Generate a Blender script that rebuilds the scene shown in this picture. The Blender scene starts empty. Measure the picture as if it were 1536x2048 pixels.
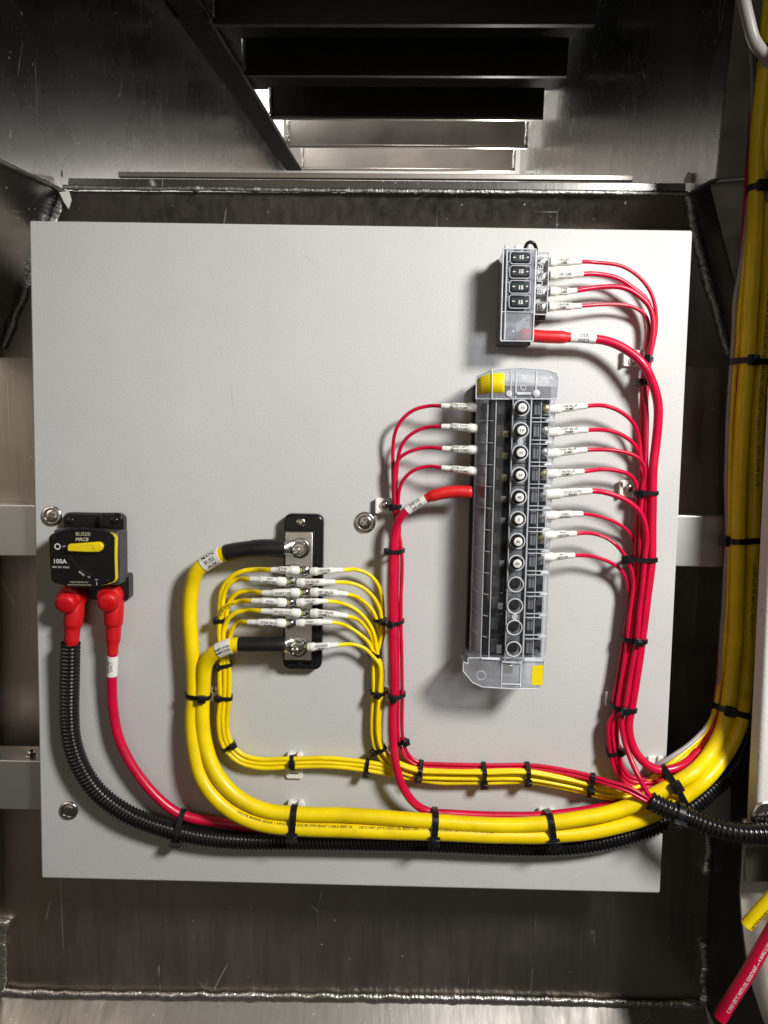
import bpy, math, random
from mathutils import Vector, Matrix, noise
random.seed(7)
R = math.radians
scene = bpy.context.scene
col = scene.collection

# ---------------------------------------------------------------- camera
F = 1480.0                                    # focal length in photograph pixels (1536 x 2048)
_rv = Vector((0.07765927, 0.01163241, 0.01862612))
_rot = Matrix.Rotation(_rv.length, 3, _rv.normalized())
def _w(v): return Vector((v[0], v[2], -v[1]))  # (x right, y down, z forward) -> world
RIGHT, DOWN, FWD = _w(_rot[0]), _w(_rot[1]), _w(_rot[2])
C = Vector((0.03226849, -0.64031155, 0.0986969))
cam_d = bpy.data.cameras.new('camera'); cam = bpy.data.objects.new('camera', cam_d); col.objects.link(cam)
cam_d.sensor_fit = 'VERTICAL'; cam_d.sensor_height = 36.0; cam_d.sensor_width = 27.0
cam_d.lens = 36.0 * F / 2048.0
cam_d.clip_start = 0.01; cam_d.clip_end = 100
m = Matrix.Identity(4)
for i in range(3):
    m[i][0] = RIGHT[i]; m[i][1] = -DOWN[i]; m[i][2] = -FWD[i]; m[i][3] = C[i]
cam.matrix_world = m
scene.camera = cam

# ---------------------------------------------------------------- world and lamps
world = bpy.data.worlds.new('World'); scene.world = world; world.use_nodes = True
bg = world.node_tree.nodes['Background']
bg.inputs[0].default_value = (1.0, 0.92, 0.82, 1); bg.inputs[1].default_value = 0.030

def lamp(name, kind, loc, target, power, **kw):
    d = bpy.data.lights.new(name, kind); d.energy = power
    for k, v in kw.items(): setattr(d, k, v)
    o = bpy.data.objects.new(name, d); col.objects.link(o); o.location = loc
    o.rotation_euler = (Vector(target) - Vector(loc)).to_track_quat('-Z', 'Y').to_euler()
    return o
# hooded work lamp up on the right of the opening: gives every shadow on the board
lamp('work_lamp', 'SPOT', (0.70, -0.86, 0.62), (0.0, 0.0, -0.04), 74.0,
     spot_size=R(61), spot_blend=0.80, shadow_soft_size=0.12, color=(1.0, 0.975, 0.93))
# added fill, standing for dim shop light from behind the camera
lamp('shop_light', 'AREA', (-0.35, -1.5, 0.25), (0.0, 0.0, 0.0), 1.5, shape='RECTANGLE', size=0.9, size_y=1.2,
     color=(1.0, 0.87, 0.70))
vs = scene.view_settings
vs.view_transform = 'Standard'; vs.look = 'None'; vs.exposure = 0.20; vs.gamma = 1.0
scene.cycles.use_denoising = True
scene.cycles.transparent_max_bounces = 24
scene.cycles.max_bounces = 8
scene.cycles.caustics_reflective = False; scene.cycles.caustics_refractive = False
scene.cycles.sample_clamp_indirect = 4.0

# ---------------------------------------------------------------- pixels to places
MM = 0.001
PXM = 0.4326 * MM                             # metres on the board for one photograph pixel
def ray(px, py): return RIGHT * ((px - 768) / F) + DOWN * ((py - 1024) / F) + FWD
def P(px, py, h=0.0):
    """Point at height h (mm) in front of the board face (the plane Y = 0) seen at a pixel."""
    d = ray(px, py); t = (-h * MM - C.y) / d.y
    return C + d * t
# axes of the space beyond: depth runs to the vanishing point of the deck beams
D_AX = ray(830, 709).normalized()
R_AX = (Vector((1, 0, 0)) - D_AX * D_AX.x).normalized()
U_AX = R_AX.cross(D_AX)
def T(a, b, c): return C + R_AX * a + D_AX * b + U_AX * c
def TP(px, py, a=None, b=None, c=None):
    d = ray(px, py)
    t = (a / d.dot(R_AX)) if a is not None else (b / d.dot(D_AX)) if b is not None else (c / d.dot(U_AX))
    return C + d * t

# point lights for shop light beyond the back plate: one above the open end of the deck, one hidden, added to whiten the far wall
lamp('deck_opening_lamp', 'POINT', T(-0.02, 1.71, 0.84), (0, 0, 0), 10.0, shadow_soft_size=0.06, color=(1.0, 0.93, 0.85))
lamp('far_lamp', 'POINT', T(0.22, 2.30, 0.36), (0, 0, 0), 5.0, shadow_soft_size=0.05, color=(1.0, 0.97, 0.92))

# ---------------------------------------------------------------- materials
def _principled(name):
    mt = bpy.data.materials.new(name); mt.use_nodes = True
    return mt, mt.node_tree, mt.node_tree.nodes['Principled BSDF']
def _coords(nt, scale=(1, 1, 1), kind='Object'):
    tc = nt.nodes.new('ShaderNodeTexCoord'); mp = nt.nodes.new('ShaderNodeMapping')
    mp.inputs['Scale'].default_value = scale
    nt.links.new(tc.outputs[kind], mp.inputs[0]); return mp.outputs[0]
def _noise(nt, vec, scale, detail=3.0, rough=0.55):
    n = nt.nodes.new('ShaderNodeTexNoise'); n.inputs['Scale'].default_value = scale
    n.inputs['Detail'].default_value = detail; n.inputs['Roughness'].default_value = rough
    nt.links.new(vec, n.inputs['Vector']); return n.outputs['Fac']
def _ramp(nt, fac, stops):
    r = nt.nodes.new('ShaderNodeValToRGB'); e = r.color_ramp.elements
    while len(e) < len(stops): e.new(0.5)
    for el, (p, c) in zip(e, stops): el.position = p; el.color = (*c, 1) if len(c) == 3 else c
    nt.links.new(fac, r.inputs[0]); return r.outputs[0]
def _bump(nt, bs, height, strength, dist):
    b = nt.nodes.new('ShaderNodeBump'); b.inputs['Strength'].default_value = strength
    b.inputs['Distance'].default_value = dist
    nt.links.new(height, b.inputs['Height']); nt.links.new(b.outputs[0], bs.inputs['Normal']); return b
def plastic(name, rgb, rough=0.4, var=0.12, bump=0.15, bscale=700, spec=0.5, coat=0.0):
    mt, nt, bs = _principled(name)
    v = _coords(nt)
    n = _noise(nt, v, 45, 4)
    lo = tuple(c * (1 - var) for c in rgb); hi = tuple(min(1, c * (1 + var)) for c in rgb)
    nt.links.new(_ramp(nt, n, [(0.3, lo), (0.7, hi)]), bs.inputs['Base Color'])
    n2 = _noise(nt, v, 160, 3)
    nt.links.new(_ramp(nt, n2, [(0.3, (rough * 0.85,) * 3), (0.75, (min(1, rough * 1.2),) * 3)]), bs.inputs['Roughness'])
    bs.inputs['Specular IOR Level'].default_value = spec
    bs.inputs['Coat Weight'].default_value = coat
    if bump: _bump(nt, bs, _noise(nt, v, bscale, 2), bump, 0.0004)
    return mt
def metal(name, rgb, rough=0.35, stretch=(1, 1, 1), scale=60, var=0.25, bump=0.1, scratch=False, rvar=0.25):
    mt, nt, bs = _principled(name)
    v = _coords(nt, stretch)
    n = _noise(nt, v, scale, 6, 0.62)
    v1 = _coords(nt)
    blot = _noise(nt, v1, 7.0, 4, 0.6)
    mx = nt.nodes.new('ShaderNodeMath'); mx.operation = 'MULTIPLY_ADD'
    nt.links.new(blot, mx.inputs[0]); mx.inputs[1].default_value = 0.6; 
    mul = nt.nodes.new('ShaderNodeMath'); mul.operation = 'MULTIPLY'; mul.inputs[1].default_value = 0.4
    nt.links.new(n, mul.inputs[0]); nt.links.new(mul.outputs[0], mx.inputs[2])
    lo = tuple(c * (1 - var) for c in rgb); hi = tuple(min(1, c * (1 + var * 0.7)) for c in rgb)
    colr = _ramp(nt, mx.outputs[0], [(0.32, lo), (0.66, hi)])
    rg = _ramp(nt, mx.outputs[0], [(0.3, (rough * (1 + rvar),) * 3), (0.7, (rough * (1 - rvar),) * 3)])
    if scratch:
        vr = nt.nodes.new('ShaderNodeTexVoronoi'); vr.feature = 'DISTANCE_TO_EDGE'; vr.inputs['Scale'].default_value = 1.0
        nt.links.new(_coords(nt, (26, 26, 5)), vr.inputs['Vector'])
        ln = _ramp(nt, vr.outputs['Distance'], [(0.0, (1, 1, 1)), (0.006, (0, 0, 0))])
        gate = _ramp(nt, _noise(nt, v1, 18, 2), [(0.58, (0, 0, 0)), (0.64, (1, 1, 1))])
        g = nt.nodes.new('ShaderNodeMath'); g.operation = 'MULTIPLY'
        nt.links.new(ln, g.inputs[0]); nt.links.new(gate, g.inputs[1])
        speck = _ramp(nt, _noise(nt, v1, 240, 1), [(0.755, (0, 0, 0)), (0.775, (1, 1, 1))])
        g2 = nt.nodes.new('ShaderNodeMath'); g2.operation = 'MAXIMUM'
        nt.links.new(g.outputs[0], g2.inputs[0]); nt.links.new(speck, g2.inputs[1])
        mixc = nt.nodes.new('ShaderNodeMixRGB'); nt.links.new(g2.outputs[0], mixc.inputs[0])
        nt.links.new(colr, mixc.inputs[1]); mixc.inputs[2].default_value = (0.8, 0.8, 0.78, 1)
        colr = mixc.outputs[0]
        mixr = nt.nodes.new('ShaderNodeMixRGB'); nt.links.new(g2.outputs[0], mixr.inputs[0])
        nt.links.new(rg, mixr.inputs[1]); mixr.inputs[2].default_value = (0.75, 0.75, 0.75, 1)
        rg = mixr.outputs[0]
    nt.links.new(colr, bs.inputs['Base Color']); nt.links.new(rg, bs.inputs['Roughness'])
    bs.inputs['Metallic'].default_value = 1.0
    if bump: _bump(nt, bs, n, bump, 0.0006)
    return mt
def clear(name, tint=(0.90, 0.92, 0.96), body=0.10, rough=0.10, milk=(0.62, 0.66, 0.74), ior=1.5):
    """Clear moulded plastic sheet: see-through, with a fresnel gloss and a slightly milky body."""
    mt, nt, bs = _principled(name); nt.nodes.remove(bs)
    out = nt.nodes['Material Output']
    tr = nt.nodes.new('ShaderNodeBsdfTransparent'); tr.inputs[0].default_value = (*tint, 1)
    df = nt.nodes.new('ShaderNodeBsdfDiffuse'); df.inputs[0].default_value = (*milk, 1)
    gl = nt.nodes.new('ShaderNodeBsdfGlossy'); gl.inputs['Roughness'].default_value = rough
    gl.inputs[0].default_value = (0.95, 0.96, 1, 1)
    lw = nt.nodes.new('ShaderNodeLayerWeight'); lw.inputs['Blend'].default_value = 0.5
    pw = nt.nodes.new('ShaderNodeMath'); pw.operation = 'POWER'; pw.inputs[1].default_value = 3.6
    nt.links.new(lw.outputs['Facing'], pw.inputs[0])
    fr = nt.nodes.new('ShaderNodeMath'); fr.operation = 'MULTIPLY_ADD'; fr.inputs[1].default_value = 0.8; fr.inputs[2].default_value = 0.045
    nt.links.new(pw.outputs[0], fr.inputs[0])
    m1 = nt.nodes.new('ShaderNodeMixShader'); m2 = nt.nodes.new('ShaderNodeMixShader')
    n = _noise(nt, _coords(nt), 60, 3)
    nt.links.new(_ramp(nt, n, [(0.3, (body * 0.7,) * 3), (0.75, (body * 1.3,) * 3)]), m1.inputs[0])
    nt.links.new(tr.outputs[0], m1.inputs[1]); nt.links.new(df.outputs[0], m1.inputs[2])
    nt.links.new(fr.outputs[0], m2.inputs[0])
    nt.links.new(m1.outputs[0], m2.inputs[1]); nt.links.new(gl.outputs[0], m2.inputs[2])
    nt.links.new(m2.outputs[0], out.inputs[0])
    return mt
def powder(name, rgb, rough=0.5, bscale=850, bump=0.28):
    mt, nt, bs = _principled(name)
    v = _coords(nt)
    big = _noise(nt, v, 5, 4); fine = _noise(nt, v, bscale, 2, 0.5)
    lo = tuple(c * 0.93 for c in rgb); hi = tuple(min(1, c * 1.05) for c in rgb)
    base = _ramp(nt, big, [(0.3, lo), (0.7, hi)])
    dirt = _ramp(nt, _noise(nt, v, 75, 2), [(0.765, (0, 0, 0)), (0.80, (1, 1, 1))])
    mx = nt.nodes.new('ShaderNodeMixRGB'); nt.links.new(dirt, mx.inputs[0]); nt.links.new(base, mx.inputs[1])
    mx.inputs[2].default_value = (*[c * 0.6 for c in rgb], 1)
    vr = nt.nodes.new('ShaderNodeTexVoronoi'); vr.feature = 'DISTANCE_TO_EDGE'; vr.inputs['Scale'].default_value = 1.0
    nt.links.new(_coords(nt, (11, 11, 6)), vr.inputs['Vector'])
    ln = _ramp(nt, vr.outputs['Distance'], [(0.0, (1, 1, 1)), (0.008, (0, 0, 0))])
    gate = _ramp(nt, _noise(nt, v, 14, 2), [(0.60, (0, 0, 0)), (0.68, (0.5, 0.5, 0.5))])
    gm = nt.nodes.new('ShaderNodeMath'); gm.operation = 'MULTIPLY'; nt.links.new(ln, gm.inputs[0]); nt.links.new(gate, gm.inputs[1])
    sc = nt.nodes.new('ShaderNodeMixRGB'); nt.links.new(gm.outputs[0], sc.inputs[0]); nt.links.new(mx.outputs[0], sc.inputs[1])
    sc.inputs[2].default_value = (*[c * 0.72 for c in rgb], 1)      # faint handling scuffs
    nt.links.new(sc.outputs[0], bs.inputs['Base Color'])
    smudge = _noise(nt, v, 9, 5, 0.65)
    nt.links.new(_ramp(nt, smudge, [(0.32, (rough * 0.75,) * 3), (0.68, (rough * 1.25,) * 3)]), bs.inputs['Roughness'])
    bs.inputs['Specular IOR Level'].default_value = 0.4
    _bump(nt, bs, fine, bump, 0.0005)
    return mt
M = {}
M['board'] = powder('grey_powder_coat', (0.562, 0.570, 0.560), bscale=780, bump=0.32)
M['panel'] = powder('white_powder_coat', (0.74, 0.73, 0.69), bscale=420, bump=0.6)
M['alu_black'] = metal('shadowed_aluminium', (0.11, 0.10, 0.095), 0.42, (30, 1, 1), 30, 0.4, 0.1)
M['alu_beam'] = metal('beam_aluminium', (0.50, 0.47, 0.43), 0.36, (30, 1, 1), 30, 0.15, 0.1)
M['alu_deck'] = plastic('dark_primed_metal', (0.014, 0.013, 0.012), 0.6, 0.3, 0.1, spec=0.12)  # near-black: the unlit underside of the deck put into the colour
M['rail_dark'] = plastic('dull_oxidised_rail', (0.035, 0.033, 0.030), 0.6, 0.3, 0.1, spec=0.2)  # lack of light beside the deck put into this dark colour
M['alu_back'] = metal('brushed_aluminium', (0.43, 0.39, 0.34), 0.42, (14, 14, 1), 9, 0.25, 0.05, True, 0.42)
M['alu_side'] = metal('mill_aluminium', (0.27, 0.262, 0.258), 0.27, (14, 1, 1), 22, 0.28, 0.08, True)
M['alu_dark'] = metal('dull_aluminium', (0.10, 0.094, 0.088), 0.42, (3, 1, 3), 12, 0.3, 0.06)  # shade of the right walls and nearer flanges put into the colour
M['alu_bar'] = metal('extruded_aluminium', (0.60, 0.60, 0.60), 0.46, (1, 1, 30), 60, 0.15, 0.10)
M['weld'] = metal('weld_metal', (0.60, 0.59, 0.57), 0.38, (1, 1, 1), 180, 0.45, 0.6)
M['weld_dull'] = metal('dull_weld_metal', (0.34, 0.34, 0.33), 0.48, (1, 1, 1), 220, 0.35, 0.8)
M['steel'] = metal('stainless', (0.62, 0.60, 0.57), 0.20, (1, 1, 1), 120, 0.12, 0.05)
M['tin'] = metal('tinned_copper', (0.72, 0.71, 0.69), 0.28, (1, 1, 1), 150, 0.15, 0.12)
M['brass'] = metal('brass', (0.62, 0.52, 0.30), 0.3, (1, 1, 1), 120, 0.15, 0.05)
M['black'] = plastic('black_plastic', (0.008, 0.008, 0.009), 0.24, 0.2, 0.08, spec=0.35)
M['black_face'] = plastic('satin_black_face', (0.006, 0.006, 0.0065), 0.28, 0.2, 0.04, spec=0.3)
M['grey_body'] = plastic('charcoal_plastic', (0.040, 0.040, 0.042), 0.40, 0.15, 0.15, spec=0.4)
M['crest_grey'] = plastic('mid_grey_plastic', (0.17, 0.17, 0.175), 0.42, 0.15, 0.15, spec=0.4)
M['tie'] = plastic('black_nylon', (0.008, 0.008, 0.009), 0.32, 0.2, 0.08, spec=0.4)
M['conduit'] = plastic('black_polyethylene', (0.007, 0.007, 0.008), 0.26, 0.2, 0.03, spec=0.5)
M['shrink_black'] = plastic('black_shrink', (0.011, 0.011, 0.012), 0.40, 0.2, 0.25, 260, spec=0.4)
M['red'] = plastic('red_vinyl', (0.58, 0.002, 0.042), 0.33, 0.16, 0.06)
M['red_shrink'] = plastic('red_shrink', (0.64, 0.012, 0.016), 0.42, 0.12, 0.25, 260)
M['red_rubber'] = plastic('red_rubber', (0.60, 0.004, 0.008), 0.46, 0.10, 0.15)
M['yellow'] = plastic('yellow_vinyl', (0.90, 0.665, 0.001), 0.36, 0.13, 0.06)
M['yellow_plastic'] = plastic('yellow_plastic', (0.86, 0.66, 0.008), 0.35, 0.05, 0.05)
M['white_vinyl'] = plastic('white_vinyl', (0.36, 0.34, 0.33), 0.42, 0.08, 0.08)
M['shrink_white'] = plastic('white_shrink', (0.80, 0.79, 0.75), 0.45, 0.05, 0.25, 300)
M['label'] = plastic('label_tape', (0.82, 0.81, 0.78), 0.40, 0.04, 0.05)
M['nylon'] = plastic('white_nylon', (0.80, 0.79, 0.75), 0.38, 0.05, 0.08)
M['olive'] = plastic('olive_vinyl', (0.34, 0.31, 0.10), 0.35, 0.1, 0.05)
M['blue'] = plastic('blue_vinyl', (0.02, 0.10, 0.26), 0.35, 0.1, 0.05)
M['ink'] = plastic('black_ink', (0.012, 0.012, 0.013), 0.6, 0.1, 0)
M['ink_red'] = plastic('pale_print', (0.80, 0.36, 0.40), 0.6, 0.1, 0)
M['ink_white'] = plastic('white_print', (0.78, 0.78, 0.76), 0.5, 0.05, 0)
M['ink_gold'] = plastic('pale_gold_print', (0.56, 0.54, 0.40), 0.5, 0.05, 0)
M['clear'] = clear('clear_polycarbonate', (0.91, 0.93, 0.96), 0.022, 0.06)
M['frost'] = clear('clear_polycarbonate_grained', (0.86, 0.88, 0.93), 0.30, 0.09, (0.62, 0.64, 0.71))
M['frost_pale'] = clear('frosted_polycarbonate', (0.85, 0.86, 0.90), 0.22, 0.14, (0.85, 0.86, 0.88))
M['bed_grey'] = plastic('blue_grey_plastic', (0.21, 0.215, 0.24), 0.4, 0.15, 0.1)
M['rib_soft'] = clear('clear_polycarbonate_rib', (0.85, 0.87, 0.91), 0.46, 0.12, (0.82, 0.85, 0.90))
M['clear_rib'] = clear('clear_polycarbonate_edge', (0.80, 0.83, 0.88), 0.70, 0.2, (0.84, 0.86, 0.90))  # pale body paints edge highlights; real ribs and rims use it too
M['fuse'] = plastic('smoke_fuse', (0.016, 0.022, 0.026), 0.30, 0.2, 0.05)
M['alu_floor'] = metal('scuffed_aluminium', (0.34, 0.325, 0.30), 0.46, (6, 1, 1), 30, 0.3, 0.25, True)
M['alu_frame'] = metal('bright_aluminium', (0.82, 0.80, 0.77), 0.32, (30, 1, 1), 40, 0.12, 0.2)
M['lamp_glow'], _nt, _bs = _principled('lamp_glow')
_bs.inputs['Emission Color'].default_value = (1.0, 0.97, 0.92, 1); _bs.inputs['Emission Strength'].default_value = 3.0  # glow of the added sheet behind the left wall slot
M['emboss'] = clear('moulded_lettering', (0.8, 0.8, 0.85), 0.75, 0.25, (0.80, 0.82, 0.86))

# ---------------------------------------------------------------- mesh helpers
def _root(o):
    while o.parent: o = o.parent
    return o
def obj(name, vf, mat, parent=None, smooth=True, bevel=0.0, seg=2, auto=True):
    """ONE mesh object from absolute world vertices; a part keeps its thing's origin."""
    vs_, fs = vf
    if parent is not None: org = _root(parent).location.copy()
    else:
        n = len(vs_); org = Vector((sum(v[0] for v in vs_) / n, max(v[1] for v in vs_), min(v[2] for v in vs_)))
    me = bpy.data.meshes.new(name)
    me.from_pydata([tuple(Vector(v) - org) for v in vs_], [], fs)
    if smooth: me.polygons.foreach_set('use_smooth', [True] * len(me.polygons))
    me.materials.append(M[mat] if isinstance(mat, str) else mat)
    o = bpy.data.objects.new(name, me); col.objects.link(o)
    if parent is not None: o.parent = parent
    else: o.location = org
    if bevel:
        b = o.modifiers.new('bevel', 'BEVEL'); b.width = bevel; b.segments = seg; b.limit_method = 'ANGLE'
        b.angle_limit = R(40); b.use_clamp_overlap = True
    if smooth and auto: me.set_sharp_from_angle(angle=R(42))
    return o
def thing(name, label, cat, loc, group=None):
    o = bpy.data.objects.new(name, None); col.objects.link(o); o.location = loc
    o.empty_display_size = 0.005
    return tag(o, label, cat, group)
def tag(o, label, cat, group=None):
    o['label'] = label; o['category'] = cat
    if group: o['group'] = group
    return o
def struct(name, vf, mat, **kw):
    o = obj(name, vf, mat, **kw); o['kind'] = 'structure'; return o
def join(*vfs):
    V, Fc = [], []
    for v, f in vfs:
        k = len(V); V += list(v); Fc += [tuple(i + k for i in q) for q in f]
    return V, Fc
def B(x, y, h): return Vector((x, -h, y))      # board frame (metres) -> world
def hexa(c):                                   # 8 corners: front 4 (ccw), back 4
    return list(c), [(0, 1, 2, 3), (7, 6, 5, 4), (0, 4, 5, 1), (1, 5, 6, 2), (2, 6, 7, 3), (3, 7, 4, 0)]
def box(x0, y0, x1, y1, h0, h1):
    if x0 > x1: x0, x1 = x1, x0
    if y0 > y1: y0, y1 = y1, y0
    return hexa([B(x0, y0, h1), B(x1, y0, h1), B(x1, y1, h1), B(x0, y1, h1),
                 B(x0, y0, h0), B(x1, y0, h0), B(x1, y1, h0), B(x0, y1, h0)])
def pxrect(x0, y0, x1, y1, h):
    """Board-frame rectangle whose face at height h (mm) fills a pixel rectangle."""
    ym, xm = (y0 + y1) / 2, (x0 + x1) / 2
    return P(x0, ym, h).x, P(xm, y1, h).z, P(x1, ym, h).x, P(xm, y0, h).z
def pbox(x0, y0, x1, y1, h0, h1, at=None):
    a, b, c, d = pxrect(x0, y0, x1, y1, h1 if at is None else at)
    return box(a, b, c, d, h0 * MM, h1 * MM)
def prism(poly, h0, h1, cap_back=True, cap_front=True):
    """Board-frame polygon (metres, ccw seen from the camera) from h0 to h1 (metres)."""
    n = len(poly)
    v = [B(x, y, h1) for x, y in poly] + [B(x, y, h0) for x, y in poly]
    f = [(i, n + i, n + (i + 1) % n, (i + 1) % n) for i in range(n)]
    if cap_front: f.append(tuple(range(n)))
    if cap_back: f.append(tuple(reversed(range(n, 2 * n))))
    return v, f
def rrect(x0, y0, x1, y1, r, n=6):
    pts = []
    for cx, cy, a0 in ((x1 - r, y0 + r, -90), (x1 - r, y1 - r, 0), (x0 + r, y1 - r, 90), (x0 + r, y0 + r, 180)):
        for i in range(n + 1):
            a = R(a0 + 90 * i / n); pts.append((cx + r * math.cos(a), cy + r * math.sin(a)))
    return pts
def ppoly(pts, h): return [(lambda p: (p.x, p.z))(P(x, y, h)) for x, y in pts]
def lathe(center, axis, prof, n=24, up=None):
    """Surface of revolution; prof = [(radius, distance along axis)]."""
    axis = Vector(axis).normalized()
    u = axis.orthogonal().normalized() if up is None else Vector(up); w = axis.cross(u)
    v, f = [], []
    for r, s in prof:
        for i in range(n):
            a = 2 * math.pi * i / n
            v.append(center + axis * s + (u * math.cos(a) + w * math.sin(a)) * r)
    for k in range(len(prof) - 1):
        for i in range(n):
            j = (i + 1) % n
            f.append((k * n + i, k * n + j, (k + 1) * n + j, (k + 1) * n + i))
    f.append(tuple(reversed(range(n)))); f.append(tuple(range((len(prof) - 1) * n, len(prof) * n)))
    return v, f
OUT = Vector((0, -1, 0))
def disc(x, y, h, prof, n=24):                 # lathe on the board: pixel x, y at height h; prof in mm above h
    return lathe(P(x, y, h), OUT, [(r * MM, s * MM) for r, s in prof], n)
class Path:
    def __init__(self, pts, step=0.0016, wob=0.0):
        pts = [Vector(p) for p in pts]
        pts = [pts[0] * 2 - pts[1]] + pts + [pts[-1] * 2 - pts[-2]]
        dense = []
        for i in range(1, len(pts) - 2):
            p0, p1, p2, p3 = pts[i - 1:i + 3]
            k = [0.0]
            for a, b in ((p0, p1), (p1, p2), (p2, p3)): k.append(k[-1] + max(1e-5, (b - a).length) ** 0.5)
            n = max(4, int((p2 - p1).length / (step * 0.5)))
            for j in range(n):
                t = k[1] + (k[2] - k[1]) * j / n
                A1 = p0 * ((k[1] - t) / (k[1] - k[0])) + p1 * ((t - k[0]) / (k[1] - k[0]))
                A2 = p1 * ((k[2] - t) / (k[2] - k[1])) + p2 * ((t - k[1]) / (k[2] - k[1]))
                A3 = p2 * ((k[3] - t) / (k[3] - k[2])) + p3 * ((t - k[2]) / (k[3] - k[2]))
                B1 = A1 * ((k[2] - t) / (k[2] - k[0])) + A2 * ((t - k[0]) / (k[2] - k[0]))
                B2 = A2 * ((k[3] - t) / (k[3] - k[1])) + A3 * ((t - k[1]) / (k[3] - k[1]))
                dense.append(B1 * ((k[2] - t) / (k[2] - k[1])) + B2 * ((t - k[1]) / (k[2] - k[1])))
        dense.append(pts[-2])
        cum = [0.0]
        for a, b in zip(dense, dense[1:]): cum.append(cum[-1] + (b - a).length)
        self.L = cum[-1]; n = max(3, int(self.L / step)); self.p = []; j = 0
        for i in range(n + 1):
            s = self.L * i / n
            while j < len(cum) - 2 and cum[j + 1] < s: j += 1
            t = (s - cum[j]) / max(1e-9, cum[j + 1] - cum[j])
            self.p.append(dense[j].lerp(dense[j + 1], min(1, max(0, t))))
        for _ in range(3):                     # take small kinks out of the drawn line
            q = self.p[:]
            for i in range(1, len(q) - 1): q[i] = (self.p[i - 1] + self.p[i] * 2 + self.p[i + 1]) / 4
            self.p = q
        sd_ = random.uniform(0, 50)            # hand-laid cable is never a perfect curve
        if wob:
            for i in range(n + 1):
                e = min(1.0, i * self.L / n / 0.05); q = self.p[i] * 32 + Vector((sd_, 0, 0))
                self.p[i] = self.p[i] + Vector((noise.noise(q), 0.35 * noise.noise(q + Vector((7, 7, 7))), noise.noise(q + Vector((3, 9, 1))))) * (wob * e)
        self.ds = self.L / n; self.n = n
    def at(self, s):
        x = min(max(s / self.ds, 0), self.n - 1e-6); i = int(x); return self.p[i].lerp(self.p[i + 1], x - i)
    def tan(self, s):
        e = self.ds * 1.5; return (self.at(min(self.L, s + e)) - self.at(max(0, s - e))).normalized()
    def frame(self, s):
        t = self.tan(s); nn = OUT - t * OUT.dot(t)
        if nn.length < 0.05: nn = t.orthogonal()
        nn.normalize(); return self.at(s), t, nn, nn.cross(t)
def tube(path, s0, s1, rf, n=12, step=None, caps=True):
    step = step or path.ds
    k = max(2, int((s1 - s0) / step)); v, f = [], []
    for i in range(k + 1):
        s = s0 + (s1 - s0) * i / k; c, t, nn, bb = path.frame(s); r = rf(s) if callable(rf) else rf
        for j in range(n):
            a = 2 * math.pi * j / n; v.append(c + (nn * math.cos(a) + bb * math.sin(a)) * r)
    for i in range(k):
        for j in range(n):
            q = (j + 1) % n; f.append((i * n + j, i * n + q, (i + 1) * n + q, (i + 1) * n + j))
    if caps: f.append(tuple(reversed(range(n)))); f.append(tuple(range(k * n, k * n + n)))
    return v, f
def tube_prof(path, prof, n=14):               # prof = [(s, radius)]
    fine_ = []                                 # follow the bend of the cable between the steps
    for (sa, ra_), (sb, rb_) in zip(prof, prof[1:]):
        q = max(1, int((sb - sa) / 0.0022))
        fine_ += [(sa + (sb - sa) * i / q, ra_ + (rb_ - ra_) * i / q) for i in range(q)]
    prof = fine_ + [prof[-1]]
    v, f = [], []
    for s, r in prof:
        c, t, nn, bb = path.frame(s)
        for j in range(n):
            a = 2 * math.pi * j / n; v.append(c + (nn * math.cos(a) + bb * math.sin(a)) * r)
    for i in range(len(prof) - 1):
        for j in range(n):
            q = (j + 1) % n; f.append((i * n + j, i * n + q, (i + 1) * n + q, (i + 1) * n + j))
    f.append(tuple(reversed(range(n)))); f.append(tuple(range((len(prof) - 1) * n, len(prof) * n)))
    return v, f
def rod(a, b, r, n=8):
    a, b = Vector(a), Vector(b); return lathe(a, b - a, [(r, 0), (r, (b - a).length)], n)
# ---------------------------------------------------------------- lettering
_txt = {}
def text_shape(s, bold=0.0):
    key = (s, bold)
    if key not in _txt:
        cu = bpy.data.curves.new('t', 'FONT'); cu.body = s; cu.align_x = 'CENTER'; cu.align_y = 'CENTER'
        cu.resolution_u = 2; cu.size = 1.0; cu.offset = bold
        o = bpy.data.objects.new('t', cu); me = o.to_mesh()
        _txt[key] = ([(v.co.x, v.co.y) for v in me.vertices], [tuple(p.vertices) for p in me.polygons])
        o.to_mesh_clear(); bpy.data.objects.remove(o); bpy.data.curves.remove(cu)
    return _txt[key]
def flat_text(s, px, py, h, size_px, rot=0.0, shear=0.0, wide=1.0, bold=0.0):
    """Flat lettering lying at height h (mm), centred on a pixel; size in board pixels."""
    v, f = text_shape(s, bold); c = P(px, py, h); k = size_px * PXM * (1 - h / 640.0) * 1.38
    ca, sa = math.cos(R(rot)), math.sin(R(rot)); out = []
    for x, y in v:
        x = x * wide + y * shear; out.append(c + Vector(((x * ca - y * sa) * k, 0, (x * sa + y * ca) * k)))
    return out, f
def wrap_text(path, s_c, lines, r, size, sign, gap=1.15, v0=0.0, bold=0.0, wide=1.0):
    """Lettering wrapped on a cable: sign +1 reads along the path, -1 against it."""
    parts = []
    for i, ln in enumerate(lines):
        v, f = text_shape(ln, bold); off = ((len(lines) - 1) / 2 - i) * gap * size + v0; out = []
        for x, y in v:
            s = s_c + sign * x * size * wide; a = sign * (y * size + off) / r
            c, t, nn, bb = path.frame(s); out.append(c + (nn * math.cos(a) + bb * math.sin(a)) * r)
        parts.append((out, f))
    return join(*parts)

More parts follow.
